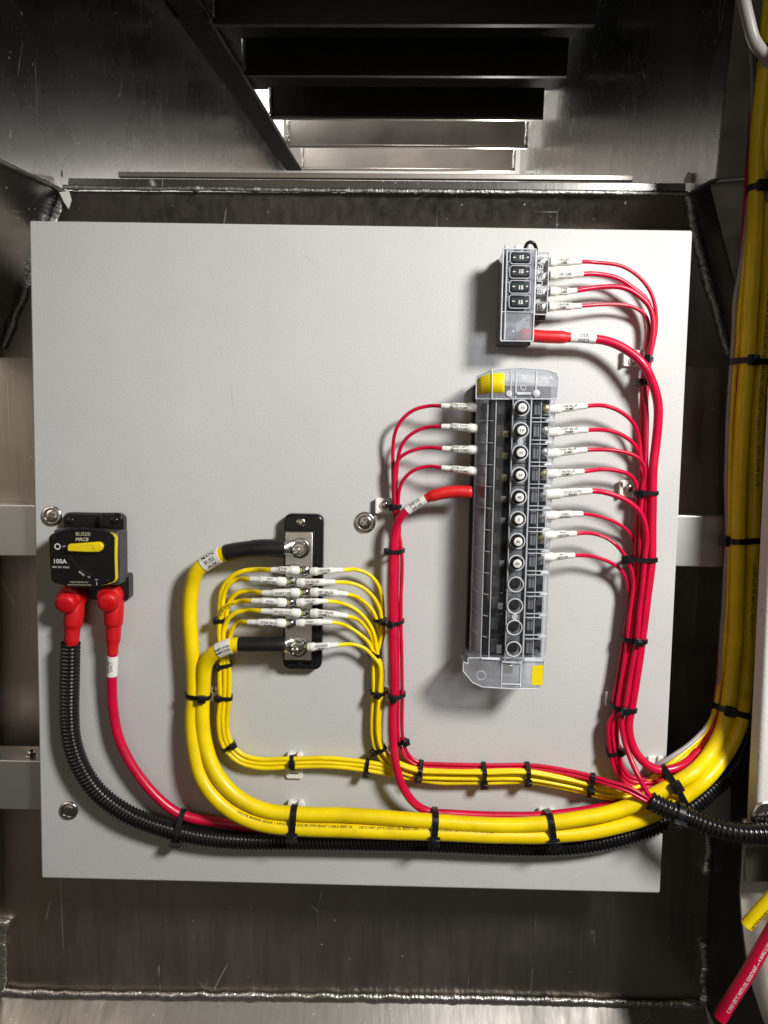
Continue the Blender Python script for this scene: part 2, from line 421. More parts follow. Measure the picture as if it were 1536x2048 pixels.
# ================================================================ the setting: a welded aluminium compartment
HB = -90.0                                     # the back plate lies 90 mm behind the board face
LW_A = TP(122, 382, b=(P(122, 382, HB) - C).dot(D_AX)) 
def quad(a, b, c, d): return [a, b, c, d], [(0, 1, 2, 3)]
def slab(pts, off):
    """A sheet with thickness: polygon pts pushed back by vector off."""
    n = len(pts); v = [Vector(p) for p in pts] + [Vector(p) + off for p in pts]
    f = [tuple(range(n)), tuple(reversed(range(n, 2 * n)))] + [(i, n + i, n + (i + 1) % n, (i + 1) % n) for i in range(n)]
    return v, f
outline = [(122, 382), (1378, 390), (1462, 715), (1408, 2003), (5, 1988), (5, 700)]
bk = [P(x, y, HB) for x, y in outline]
bk_low = [P(92, 480, HB), P(1402, 488, HB)] + bk[2:]
back = struct('back_wall', slab(bk_low, Vector((0, 0.004, 0))), 'alu_back', smooth=False)
lip = struct('back_wall_upper', slab([bk[0], bk[1], P(1415, 492, HB - 28), P(80, 484, HB - 28)], Vector((0, 0.004, 0))), 'alu_back', smooth=False)
NEAR = -D_AX
def sweep(i, j, dist, off):                    # wall that runs from a back-plate edge towards the viewer
    a, b = bk[i], bk[j]
    return slab([a, b, b + NEAR * dist, a + NEAR * dist], off)
wall_l = struct('wall_left', sweep(0, 5, 0.42, -R_AX * 0.004), 'alu_side', smooth=False)
wall_l2 = struct('wall_left_lower', sweep(5, 4, 0.42, -R_AX * 0.004), 'alu_back', smooth=False)
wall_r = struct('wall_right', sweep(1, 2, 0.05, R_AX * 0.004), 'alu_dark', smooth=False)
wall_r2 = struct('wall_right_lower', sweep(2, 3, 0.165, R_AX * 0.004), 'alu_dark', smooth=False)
SL_ = Vector((0, -0.72, -0.69))                # the bottom plate slopes down towards the opening
floor = struct('floor', slab([bk[3], bk[4], bk[4] + SL_ * 0.3, bk[3] + SL_ * 0.3], Vector((0, 0.003, -0.003))), 'alu_floor', smooth=False)

def weld(parent, pts, r, seed=0, period=0.0026, n=16, blob=(), mat='weld', amp=0.12):
    """Flat run of overlapping crescents that wanders and swells as a hand-laid bead does."""
    pa = Path(pts, 0.0006); k = max(3, int(pa.L / 0.00055)); v, f = [], []
    for i in range(k + 1):
        s = pa.L * i / k; c, t, nn, bb = pa.frame(s)
        wd = 1.05 + 0.34 * noise.noise(Vector((s * 55, seed, 2))) + 0.16 * noise.noise(Vector((s * 210, seed, 8)))
        hg = 0.60 + 0.26 * noise.noise(Vector((s * 70, seed + 4, 2)))
        for c0, q, w0 in blob:
            e = q * math.exp(-((s - c0 * pa.L) / w0) ** 2); wd += 0.55 * e; hg += 0.6 * e
        c = c + bb * (r * 0.28 * noise.noise(Vector((s * 60, seed + 9, 0))))
        for j in range(n):
            a = 2 * math.pi * j / n; la = math.sin(a)
            ph = ((s - 0.9 * r * la * la) / period + 0.5 * noise.noise(Vector((s * 120, seed, 0)))) % 1.0
            rp = 1 + amp * ((1 - ph) ** 0.7 - 0.5)
            v.append(c + nn * (math.cos(a) * r * hg * rp) + bb * (la * r * wd * (1 + (rp - 1) * 0.5)))
    for i in range(k):
        for j in range(n):
            q = (j + 1) % n; f.append((i * n + j, i * n + q, (i + 1) * n + q, (i + 1) * n + j))
    f.append(tuple(reversed(range(n)))); f.append(tuple(range(k * n, k * n + n)))
    v = [p + Vector((noise.noise(p * 500 + Vector((seed, 0, 0))), noise.noise(p * 500 + Vector((0, seed, 5))), noise.noise(p * 500 + Vector((0, 9, seed))))) * r * 0.16 for p in v]
    return obj('weld_bead', (v, f), mat, parent, auto=False)
def Pk(x, y, h=HB): return P(x, y, h)
weld(back, [Pk(x, y, HB + 4) for x, y in ((126, 374), (300, 377), (395, 377), (600, 380), (900, 383), (1200, 385), (1376, 388))], 0.0021, 1, mat='weld_dull',
     blob=((0.215, 0.9, 0.004), (0.31, 0.5, 0.003), (0.02, 0.8, 0.006)))
weld(wall_l, [bk[0] + NEAR * s + Vector((0.001, -0.001, 0)) for s in (0, 0.06, 0.12, 0.2, 0.32)], 0.0036, 2, mat='weld_dull', amp=0.06)
weld(wall_l, [Pk(x, y, HB + 2) for x, y in ((126, 392), (96, 470), (58, 560), (30, 630), (6, 696))], 0.0040, 3, mat='weld_dull', amp=0.06)
weld(wall_r, [Pk(x, y, HB + 2) for x, y in ((1378, 392), (1392, 470), (1412, 545), (1436, 630), (1460, 712))], 0.0046, 4, mat='weld_dull')
weld(wall_r, [bk[1] + NEAR * s + Vector((-0.001, -0.001, 0)) for s in (0, 0.03, 0.06)], 0.0020, 5, mat='weld_dull', amp=0.05)
weld(floor, [Pk(x, y, HB + 4) for x, y in ((0, 1984), (60, 1988), (300, 1992), (600, 1995), (1000, 2001), (1250, 2008), (1404, 2011))], 0.0040, 6, amp=0.10,
     blob=((0.045, 0.25, 0.01), (0.36, 0.45, 0.004), (0.65, 0.35, 0.004), (0.985, 0.9, 0.008)))
weld(wall_l2, [Pk(x, y, HB + 3) for x, y in ((2, 1985), (6, 1940), (4, 1880), (10, 1840))], 0.0044, 7, blob=((0.97, 0.7, 0.005),))
weld(wall_r2, [Pk(x, y, HB + 3) for x, y in ((1411, 2006), (1411, 1960), (1411, 1910), (1409, 1885))], 0.0044, 8, blob=((0.05, 0.9, 0.006), (0.95, 0.5, 0.004)))
weld(wall_r2, [Pk(x, y, HB + 3) for x, y in ((1414, 1748), (1418, 1700), (1420, 1620), (1424, 1540))], 0.0040, 9, blob=((0.04, 0.9, 0.005),))

# fascia bars along the top edge of the back plate
def strip(pts_top, pts_bot, h, t):
    a = [P(x, y, h) for x, y in pts_top]; b = [P(x, y, h) for x, y in reversed(pts_bot)]
    return slab(a + b, Vector((0, t * MM, 0)))
o = obj('top_bar', strip([(136, 356), (1372, 366)], [(136, 373), (1372, 383)], HB, 6), 'alu_side', back, smooth=False, bevel=0.0008)
o = obj('top_bar', strip([(236, 343), (1266, 350)], [(236, 353), (1266, 361)], HB - 16, 5), 'alu_beam', back, smooth=False, bevel=0.0006)
# bits of torn silver tape and a drain notch at the upper corners
o = obj('tape_scrap', slab([P(x, y, HB + 9) for x, y in ((118, 384), (138, 382), (143, 400), (137, 418), (128, 404))], Vector((0, .0006, 0))), 'shrink_white', back, smooth=False)
o = obj('tape_scrap', slab([P(x, y, HB + 3) for x, y in ((1368, 360), (1376, 343), (1387, 350), (1386, 366), (1370, 366))], Vector((0, .0006, 0))), 'shrink_white', back, smooth=False)
nx = P(116, 342, HB)
o = obj('drain_notch', slab([P(x, y, HB - 2) for x, y in ((106, 352), (110, 335), (117, 330), (124, 340), (125, 353))], Vector((0, .001, 0))), 'black', back, smooth=False)

# ---- the space beyond: side walls, side rails, deck with its beams
nb = (bk[0] - C).dot(D_AX); na = (bk[0] - C).dot(R_AX); nc = (bk[0] - C).dot(U_AX)
ra = (bk[1] - C).dot(R_AX); rc = (bk[1] - C).dot(U_AX)
CB_, CT, BF = 0.456, 0.530, 2.06                # underside of the beams, deck height, far end
def tbar(a0, a1, b0, b1, c0, c1):
    c = [T(a0, b0, c0), T(a1, b0, c0), T(a1, b0, c1), T(a0, b0, c1), T(a0, b1, c0), T(a1, b1, c0), T(a1, b1, c1), T(a0, b1, c1)]
    return hexa(c)
def tq(p): return [T(*q) for q in p]
far_l = struct('wall_left_far', slab(tq([(na, 0.16, nc), (na, BF, nc), (na, BF, 0.517), (na, 0.16, 0.517)]), -R_AX * 0.004), 'alu_side', smooth=False)
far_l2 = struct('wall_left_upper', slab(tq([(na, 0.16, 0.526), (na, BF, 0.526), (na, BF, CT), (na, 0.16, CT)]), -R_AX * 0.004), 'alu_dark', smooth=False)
NR = nb - 0.05
far_r = struct('wall_right_far', slab(tq([(ra, NR, rc), (ra, BF, rc), (ra, BF, CT), (ra, NR, CT)]), R_AX * 0.004), 'alu_side', smooth=False)
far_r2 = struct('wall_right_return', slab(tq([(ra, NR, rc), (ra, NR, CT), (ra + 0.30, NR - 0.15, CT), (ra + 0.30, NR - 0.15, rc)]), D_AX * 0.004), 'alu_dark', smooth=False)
# a narrow slot between the two left wall plates lets an added glowing sheet show
slot_glow = thing('strip_lamp', 'bright strip lamp outside, glimpsed through the slot above the left rail', 'lamp', T(na - 0.06, 1.6, 0.52))
obj('tube', tbar(na - 0.07, na - 0.05, 1.30, 2.30, 0.50, 0.80), 'lamp_glow', slot_glow, smooth=False)  # tall glowing sheet, added to brighten the slot
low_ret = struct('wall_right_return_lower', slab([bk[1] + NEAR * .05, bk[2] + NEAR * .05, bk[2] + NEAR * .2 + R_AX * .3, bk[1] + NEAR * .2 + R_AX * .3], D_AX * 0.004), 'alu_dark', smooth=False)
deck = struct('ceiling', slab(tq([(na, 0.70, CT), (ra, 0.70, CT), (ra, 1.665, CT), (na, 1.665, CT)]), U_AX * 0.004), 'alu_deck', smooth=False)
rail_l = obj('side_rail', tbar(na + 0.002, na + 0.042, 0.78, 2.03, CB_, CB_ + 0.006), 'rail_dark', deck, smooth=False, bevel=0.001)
for k, (b, cc) in enumerate(((1.160, .055), (1.356, .055), (1.588, .055), (1.791, .055), (2.003, .052))):
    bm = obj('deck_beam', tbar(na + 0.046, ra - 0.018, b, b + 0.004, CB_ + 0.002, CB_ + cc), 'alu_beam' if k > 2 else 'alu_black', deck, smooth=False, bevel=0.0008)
    obj('beam_flange', tbar(na + 0.046, ra - 0.018, b - 0.002, b + 0.010, CB_ - 0.003, CB_ + 0.0018), 'alu_beam' if k > 1 else 'alu_dark', bm, smooth=False, bevel=0.0008)  # nearer beams and flanges take darker copies: their shade is in the colour
    wl = [T(na + 0.048, b - 0.003, CB_ + 0.004 + q * 0.012) for q in range(5)]
    weld(deck, wl, 0.0035, 20 + k)
    if k > 2: weld(deck, [T(ra - 0.022, b - 0.003, CB_ + 0.004 + q * 0.012) for q in range(5)], 0.0035, 30 + k)
far = struct('wall_far', slab(tq([(-0.60, 2.6, 0.1), (0.62, 2.6, 0.1), (0.62, 2.6, 0.95), (-0.60, 2.6, 0.95)]), D_AX * 0.004), 'panel', smooth=False)
weld(far_l, [TP(x, y, a=na) + R_AX * 0.001 for x, y in ((352, 32), (420, 128), (500, 241), (556, 320))], 0.0018, 40, mat='alu_deck')

# rails and stiffener that carry the board
def rail(y0a, y0b, y1a, y1b, h, t, nm, label, xa=-90, xb=1463):
    # y..a at x = 0, y..b at x = 1440
    f = lambda ya, yb, x: ya + (yb - ya) * x / 1440.0
    pts = [P(xa, f(y1a, y1b, xa), h), P(xb, f(y1a, y1b, xb), h), P(xb, f(y0a, y0b, xb), h), P(xa, f(y0a, y0b, xa), h)]
    o = obj(nm, slab(pts, Vector((0, t * MM, 0))), 'alu_bar', None, smooth=False, bevel=0.0012)
    return tag(o, label, 'rail')
rail(1009, 1032, 1112, 1135, -17, 34, 'mounting_rail', 'bare aluminium rail running behind the board level with the breaker')
rail(1520, 1546, 1619, 1645, -17, 34, 'mounting_rail', 'bare aluminium rail running behind the board level with the lowest bolt')
st = obj('stiffener_plate', slab([P(-90, 1008, -52), P(1440, 1030, -52), P(1440, 735, -52), P(-90, 714, -52)], Vector((0, .005, 0))), 'alu_back', None, smooth=False)
tag(st, 'wide flat aluminium stiffener above the upper rail behind the board', 'plate')

# ---- the grey board
bx0, by1 = P(58, 441).x, P(58, 441).z
bd = thing('mounting_board', 'large grey powder coated board carrying all the wiring', 'board', Vector((0, 0.012, -0.29)))
obj('face', prism(rrect(-0.28, -0.2908, 0.28, 0.2908, 0.0022, 4), -0.0135, 0.0), 'board', bd, bevel=0.0016, seg=3)

# ---- white panel on the right, with the cut-out frame below it
def hp(y): return 60 - (y - 150) / 1538.0 * 6   # the panel leans like the bulkhead
HP = hp(1632)
pn = thing('white_board', 'white textured panel standing in front of the upright yellow cables', 'panel', P(1560, 1688, 40))
edge = [(1543, 560), (1526, 900), (1502, 1400), (1488, 1688)]
pp = [P(x, y, hp(y)) for x, y in [(1578, -150)] + edge + [(1800, 1688), (1800, -150)]]
pb_ = [P(x, y, hp(y) - 14) for x, y in [(1578, -150)] + edge + [(1800, 1688), (1800, -150)]]
pf_ = [P(x + (24 if x < 1700 else 0), y - (10 if y > 1600 else 0), hp(y)) for x, y in [(1578, -150)] + edge + [(1800, 1688), (1800, -150)]]
nn_ = len(pf_)
obj('face', (pf_ + pb_, [tuple(range(nn_)), tuple(reversed(range(nn_, 2 * nn_)))] + [(i, nn_ + i, nn_ + (i + 1) % nn_, (i + 1) % nn_) for i in range(nn_)]), 'panel', pn, bevel=0.003, seg=4)
fr = thing('cutout_frame', 'bright bare aluminium frame with a curved cut-out below the white panel', 'frame', P(1560, 2048, 40))
cut = [(1488, 1640), (1487, 1720), (1482, 1790), (1485, 1840), (1494, 1910), (1508, 1975), (1528, 2035), (1560, 2110)]
rows = [(1640, 36), (1720, 36), (1764, 36), (1790, 37), (1840, 46), (1910, 58.5), (1975, 70), (2035, 80.5), (2110, 93)]
def cut_x(y):
    for (xa, ya), (xb, yb) in zip(cut, cut[1:]):
        if ya <= y <= yb: return xa + (xb - xa) * (y - ya) / (yb - ya)
    return cut[-1][0]
gv, gf = [], []
rr_ = []
for (ya, ha), (yb, hb) in zip(rows, rows[1:]):
    for q in range(4): rr_.append((ya + (yb - ya) * q / 4, ha + (hb - ha) * q / 4))
rr_.append(rows[-1])
for y, h in rr_:
    for q in range(5): x = cut_x(y); gv.append(P(x + (1800 - x) * q / 4, y, h))
for i in range(len(rr_) - 1):
    for q in range(4): gf.append((i * 5 + q, (i + 1) * 5 + q, (i + 1) * 5 + q + 1, i * 5 + q + 1))
pl_ = obj('plate', (gv, gf), 'alu_frame', fr, smooth=True, auto=False)
sd = pl_.modifiers.new('thickness', 'SOLIDIFY'); sd.thickness = 0.004; sd.offset = -1
obj('backing_strip', prism(ppoly([(1489, 1692), (1491, 1764), (1800, 1764), (1800, 1692)], 40), .0364, .040), 'alu_back', fr, bevel=0.0006)

# ================================================================ fasteners
def cross(x, y, h, size, rot=20, t=0.5):
    """Phillips recess: two crossed dark slots, pixel position, mm sizes."""
    c = P(x, y, h); parts = []
    for a in (rot, rot + 90):
        ca, sa = math.cos(R(a)), math.sin(R(a)); l, w = size / 2 * MM, size * 0.11 * MM
        q = [(-l, -w), (l, -w), (l, w), (-l, w)]
        pts = [(c.x + u * ca - v * sa, c.z + u * sa + v * ca) for u, v in q]
        parts.append(prism(pts, (h - t) * MM, (h + 0.05) * MM))
    return join(*parts)
def screw(parent, x, y, h, r, rise=1.6, rot=20, mat='steel', name='screw'):
    s = obj(name, disc(x, y, h, [(r, 0), (r, rise * 0.35), (r * 0.86, rise * 0.72), (r * 0.55, rise * 0.95), (r * 0.05, rise)], 20), mat, parent)
    obj('cross_recess', cross(x, y, h + rise * 0.93, r * 1.15, rot), 'ink', s, smooth=False)
    return s
def bolt(x, y, rpx, label, rot, h=0.0):
    r = rpx * PXM / MM
    t = thing('board_bolt', label, 'bolt', P(x, y, h), 'finishing washer bolts')
    obj('washer', disc(x, y, h, [(r, 0), (r, .6), (r * .93, 1.5), (r * .80, 2.0), (r * .66, 1.9), (r * .60, 1.2), (r * .58, .6)], 32), 'steel', t)
    screw(t, x, y, h + 0.9, r * 0.60, 1.1, rot, name='screw_head')
bolt(104, 1032, 21, 'stainless cross head bolt with cup washer beside the 100A breaker', 35)
bolt(730, 1045, 22, 'stainless cross head bolt with cup washer between bus bar and red wires', 10)
bolt(138, 1621, 20, 'stainless cross head bolt with cup washer below the bend of black conduit', 60)
bolt(1533, 1632, 30, 'stainless bolt on the white side panel above the black conduit', 15, HP)
bn = P(62, 1512, -25)
nt_ = thing('rail_nut', 'small shiny nut on top of the lower rail at the board edge', 'nut', bn)
obj('nut', lathe(bn, (0, 0, 1), [(.0045, 0), (.0045, .004), (.002, .0042), (.002, .007)], 6), 'steel', nt_, smooth=False)

# ================================================================ the 100A breaker
HF = 34.0
br = thing('circuit_breaker', 'black surface mount 100A breaker with yellow lever', 'breaker', P(190, 1200, 0))
a, b, c, d = pxrect(127, 1026, 248, 1200, 9)
obj('base', prism(rrect(a, b, c, d, 0.0055), 0.0002, 0.009), 'black', br, bevel=0.0012)
a, b, c, d = pxrect(182, 1148, 257, 1200, 13)
obj('foot', prism(rrect(a, b, c, d, 0.003), 0.0003, 0.013), 'black', br, bevel=0.001)
obj('body', pbox(118, 1058, 247, 1166, 8.5, HF - 4, at=20), 'grey_body', br, bevel=0.002)
obj('top_lug', prism(ppoly([(197, 1060), (197, 1030), (203, 1026), (236, 1026), (246, 1034), (246, 1060)], 16), 0.0085, 0.016), 'black', br, bevel=0.0015)
face_px = [(97, 1082), (97, 1073), (101, 1068), (115, 1062), (135, 1057), (160, 1054.5), (180, 1056), (200, 1060), (220, 1065), (227, 1068), (230, 1075),
           (229.5, 1115), (231, 1158), (228, 1164), (215, 1169), (195, 1174), (170, 1176), (145, 1175), (125, 1171), (106, 1166), (101, 1160), (98, 1120)]
face_px = list(reversed(face_px))
cxp = (164, 1115)
def grow(pts, k): return [(cxp[0] + (x - cxp[0]) * k, cxp[1] + (y - cxp[1]) * k) for x, y in pts]
fc = obj('face_plate', prism(ppoly(grow(face_px, 0.985), HF), (HF - 6) * MM, HF * MM), 'black_face', br, bevel=0.0006)
obj('yellow_trim', prism(ppoly([(x + (4.0 if x > 205 else 0), y) for x, y in grow(face_px, 0.980)], HF - 1.2), (HF - 4.6) * MM, (HF - 0.8) * MM), 'yellow_plastic', br)
lv = [(134, 1096), (135, 1090), (139, 1088), (170, 1086), (196, 1084), (202, 1087), (205, 1093), (203, 1100), (197, 1104), (175, 1104.5), (135, 1103)]
lever = obj('lever', prism(ppoly(list(reversed(lv)), HF + 5), (HF + 0.3) * MM, (HF + 5) * MM), 'yellow_plastic', br, bevel=0.0008)
obj('pivot', disc(190, 1094.5, HF + 5, [(2.3, -0.2), (2.3, 0.15), (2.0, 0.25)], 20), 'yellow_plastic', lever)
def face_text(s, x, y, size, mat='ink_gold', **kw):
    return obj('lettering', flat_text(s, x, y, HF + 0.12, size, **kw), mat, fc, smooth=False)
face_text('BUSS®', 166, 1068.5, 7.6)
face_text('MRCB', 164, 1079, 7.2, shear=0.22, bold=0.02)
face_text('100A', 119.5, 1123, 9.4, mat='ink_white', bold=0.012)
face_text('48V DC MAX', 121.5, 1134.5, 4.0, mat='ink_white', wide=1.12)
face_text('WEATHERPROOF', 158, 1164.5, 3.1, wide=1.15)
face_text('IGNITION PROTECTED', 159, 1170, 3.1, wide=1.1)
face_text('RESET', 163.5, 1147.5, 4.0, mat='ink_white', rot=-38)
face_text('→', 177.5, 1154, 5.0, mat='ink_white', rot=-15)
face_text('ON', 192.5, 1159.5, 3.0, mat='ink_white')
face_text('I', 193.5, 1167.5, 7.0, mat='ink_white', bold=0.01)
face_text('OFF', 128, 1093, 3.2, mat='ink_white', rot=6)
def ring_flat(x, y, h, r0, r1, a0=0, a1=360, n=32):
    c = P(x, y, h); k = PXM * (1 - h / 640) ; v, f = [], []
    for i in range(n + 1):
        a = R(a0 + (a1 - a0) * i / n)
        for r in (r0, r1): v.append(c + Vector((math.cos(a) * r * k, 0, math.sin(a) * r * k)))
    return v, [(2 * i, 2 * i + 1, 2 * i + 3, 2 * i + 2) for i in range(n)]
obj('off_mark', ring_flat(115, 1093, HF + 0.12, 4.3, 6.4), 'ink_white', fc, smooth=False)
obj('sweep_mark', ring_flat(193, 1094, HF + 0.10, 56, 57, 198, 262), 'grey_body', fc, smooth=False)
for x, y in ((106, 1076), (216, 1079), (214, 1162)):
    obj('rivet', disc(x, y, HF, [(2.4, 0), (2.4, .12), (1.9, .25), (0.2, .1)], 18), 'black', br)
screw(br, 141, 1041, 9, 3.2, 1.6, 25, 'black', 'mounting_screw')
screw(br, 229, 1041, 16, 3.4, 1.6, 25, 'black', 'mounting_screw')

# ================================================================ the bus bar
HBB = 17.0
bb = thing('bus_bar', 'black based bus bar with tinned plate, two studs and six screws', 'bus bar', P(602, 1338, 0))
a, b, c, d = pxrect(566, 1028, 645, 1340, 12)
obj('base', prism(rrect(a, b, c, d, 0.0065), 0.0002, 0.012), 'black', bb, bevel=0.0022, seg=3)
a, b, c, d = pxrect(567.5, 1060, 628, 1324, HBB - 1)
obj('carrier', box(a, b, c, d, 0.0118, (HBB - 1.2) * MM), 'black', bb, bevel=0.0006)
obj('plate', pbox(570, 1064, 624, 1320, HBB - 1.3, HBB + 1), 'tin', bb, bevel=0.0005)
screw(bb, 602, 1045, 12, 4.0, 1.4, 15, 'steel', 'mounting_screw')
screw(bb, 601, 1328, 11.5, 3.2, 1.2, 40, 'black', 'mounting_screw')
def hexr(r, s0, s1): return [(r, s0), (r, s1)]
for x, y in ((599, 1097), (596, 1294)):
    st_ = obj('stud', disc(x - 3, y + 2, HBB + 1, [(3.2, 0), (3.2, 12.2), (2.7, 13.2), (1.9, 13.4), (1.7, 12.6)], 20), 'steel', bb)
    obj('washer', disc(x, y, HBB + 4.2, [(8.6, 0), (8.6, .9), (7.8, 1.3), (3, 1.3)], 28), 'steel', st_)
    obj('nut', disc(x, y, HBB + 5.4, [(5.6, 0), (6.6, .8), (6.6, 3.8), (5.4, 4.8), (3.2, 4.9)], 6), 'steel', st_, smooth=False, bevel=0.0004)
BUS_SCREWS = [(609, 1142), (581, 1164.5), (610, 1186), (580.5, 1206), (610, 1227.5), (580, 1248)]
for i, (x, y) in enumerate(BUS_SCREWS):
    screw(bb, x, y, HBB + 2.0, 4.4, 3.2, 12 + 31 * i, 'steel', 'terminal_screw')

# ================================================================ twelve way breaker block
HC = 47.0
cb = thing('breaker_block', 'long clear covered block of push button breakers numbered 10, 40, 3 and 30', 'breaker block', P(1010, 1370, 0))
BTN = [(1046, 815.5), (1045, 860.5), (1043.5, 905.5), (1041.5, 950.5), (1039.5, 995.5), (1037.5, 1040), (1035.5, 1084.5), (1033.5, 1128.5),
       (1030.5, 1171.5), (1029, 1215), (1027.5, 1258), (1026, 1300)]
NUM = ['10', '10', '10', '10', '40', '3', '30', '30']
bq = [P(x, y, 54) for x, y in BTN]
bxm = sum(p.x for p in bq) / 12.0
pitch = (bq[0].z - bq[-1].z) / 11.0
zc = [bq[0].z - pitch * i for i in range(12)]
z_top, z_bot = zc[0] + pitch * 0.52, zc[-1] - pitch * 0.60
def xs(px, h): return P(px, 1060, h).x         # cross section is read off at row 1060
x_base = xs(934, 2)
prof = [(xs(946, 20), .012), (xs(947, 22), .022), (xs(969, 42), .041), (xs(985, 44), .044), (xs(1012, 44), .044), (xs(1019, 52), .050),
        (xs(1021, 52), .051), (xs(1053, 52), .051), (xs(1056, 48), .046), (xs(1075, 45), .044), (xs(1091, 43), .042), (xs(1101, 26), .026), (xs(1101, 20), .012)]
obj('base', box(xs(938, 8), z_bot - 0.004, xs(1092, 8), z_top + 0.012, 0.0002, 0.010), 'black', cb, bevel=0.001)
obj('base_step', box(xs(950, 14), z_bot, xs(1088, 14), z_top, 0.0098, 0.017), 'black', cb, bevel=0.0008)
def extr(profile, z0, z1, skip=()):
    v = [B(x, z0, h) for x, h in profile] + [B(x, z1, h) for x, h in profile]; n = len(profile)
    return v, [(i, i + 1, n + i + 1, n + i) for i in range(n - 1) if i not in skip]
cover = obj('cover', extr(prof, z_bot, z_top, skip=(0, 1, 6)), 'clear', cb)
obj('wing', extr(prof[:3], z_bot, z_top), 'frost', cover)
# crest of the cover: one cell for each breaker, each with its round hole
rx0, rx1 = prof[6][0], prof[7][0]
hv, hf = [], []
zb = [z_top] + [(zc[i] + zc[i + 1]) / 2 for i in range(11)] + [z_bot]
NS = 24; RB = 5.6 * MM
for i in range(12):
    k = len(hv); cx, cz = bxm, zc[i]
    for ring in (0, 1):
        for j in range(NS):
            a = 2 * math.pi * (j + 0.5) / NS; ca, sa = math.cos(a), math.sin(a)
            if ring == 0: x, z = cx + ca * RB, cz + sa * RB
            else:
                sx = (rx1 - cx) if ca > 0 else (cx - rx0); sz = (zb[i] - cz) if sa > 0 else (cz - zb[i + 1])
                s = min(sx / max(1e-6, abs(ca)), sz / max(1e-6, abs(sa))); x, z = cx + ca * s, cz + sa * s
            hv.append(B(x, z, .051))
    for j in range(NS):
        q = (j + 1) % NS; hf.append((k + j, k + NS + j, k + NS + q, k + q))
obj('crest', (hv, hf), 'clear', cb, smooth=False)
grey_strip = [B(rx0 + .0004, z_bot, .0435), B(rx1 - .0004, z_bot, .0435), B(rx1 - .0004, z_top, .0435), B(rx0 + .0004, z_top, .0435)]
def torus(c, r, rr, n=28, m_=6, axis=OUT):
    u = axis.orthogonal().normalized(); w = axis.cross(u); v, f = [], []
    for i in range(n):
        a = 2 * math.pi * i / n; dr = u * math.cos(a) + w * math.sin(a)
        for j in range(m_):
            b_ = 2 * math.pi * j / m_; v.append(c + dr * (r + rr * math.cos(b_)) + axis * rr * math.sin(b_))
    for i in range(n):
        for j in range(m_):
            f.append((i * m_ + j, ((i + 1) % n) * m_ + j, ((i + 1) % n) * m_ + (j + 1) % m_, i * m_ + (j + 1) % m_))
    return v, f
for i in range(12):
    # moulded rim round each hole
    obj('hole_rim', torus(B(bxm, zc[i], .0512), RB + .0004, .00055), 'clear_rib', cover)
    mod = obj('breaker_module', box(xs(972, 34), zb[i + 1] + .0006, xs(1072, 34), zb[i] - .0006, .0165, .036), 'black', cb, smooth=False, bevel=0.0006)
    obj('crest_body', box(rx0 + .001, zb[i + 1] + .0003, rx1 - .001, zb[i] - .0003, .0358, .0425), 'crest_grey', mod, smooth=False, bevel=0.0004)  # grey paints the light reflected over a black body
    obj('bore', lathe(B(bxm, zc[i], .0424), OUT, [(RB * .95, 0), (RB * .95, .0002)], 24), 'ink', mod)  # flat black disc paints the dark of the hole
    if i < 8:
        btn = obj('push_button', lathe(B(bxm, zc[i], .042), OUT, [(.0050, 0), (.0050, .0102), (.0047, .0116), (.0039, .0124), (.0037, .0138)], 28), 'black', cb)
        cap = obj('number_cap', lathe(B(bxm, zc[i], .0556), OUT, [(.0034, 0), (.0034, .0005), (.0030, .0008)], 24), 'ink_white', btn)
        cpx = B(bxm, zc[i], .0566)
        tv, tf = text_shape(NUM[i], 0.012); qa = R(random.uniform(-9, 9)); cq, sq = math.cos(qa), math.sin(qa)
        obj('lettering', ([cpx + Vector(((x * cq - y * sq) * .0034, 0, (x * sq + y * cq) * .0034)) for x, y in tv], tf), 'ink', btn, smooth=False)
    # window furniture left and right
    obj('terminal_clip', box(xs(987, 37), zb[i + 1] + .004, xs(1000, 37), zb[i] - .004, .0358, .039), 'grey_body', mod, smooth=False, bevel=.0006)
    if i % 2 == 1 or i in (2, 4):
        obj('spec_plate', box(xs(1001, 40), zb[i + 1] + .0035, xs(1011, 40), zc[i] - .0002, .0359, .0385), 'brass' if i in (1, 2, 3) else 'crest_grey', mod, smooth=False)
    obj('side_module', box(xs(1059, 38), zb[i + 1] + .004, xs(1071, 38), zb[i] - .003, .0358, .040), 'crest_grey', mod, smooth=False, bevel=.0008)
    if i < 8:
        obj('terminal_screw', lathe(B(xs(1083, 34), zc[i] + .001, .030), OUT, [(.0036, 0), (.0036, .004), (.0026, .0052), (.0004, .0055)], 16), 'tin' if i % 3 else 'brass', mod)
        obj('terminal_tab', box(xs(1076, 29), zc[i] - .0045, xs(1096, 29), zc[i] + .0045, .026, .030), 'tin', mod, smooth=False, bevel=.0004)
    else:
        obj('terminal_tab', box(xs(1076, 29), zc[i] - .0035, xs(1090, 29), zc[i] + .0035, .026, .029), 'grey_body', mod, smooth=False, bevel=.0004)
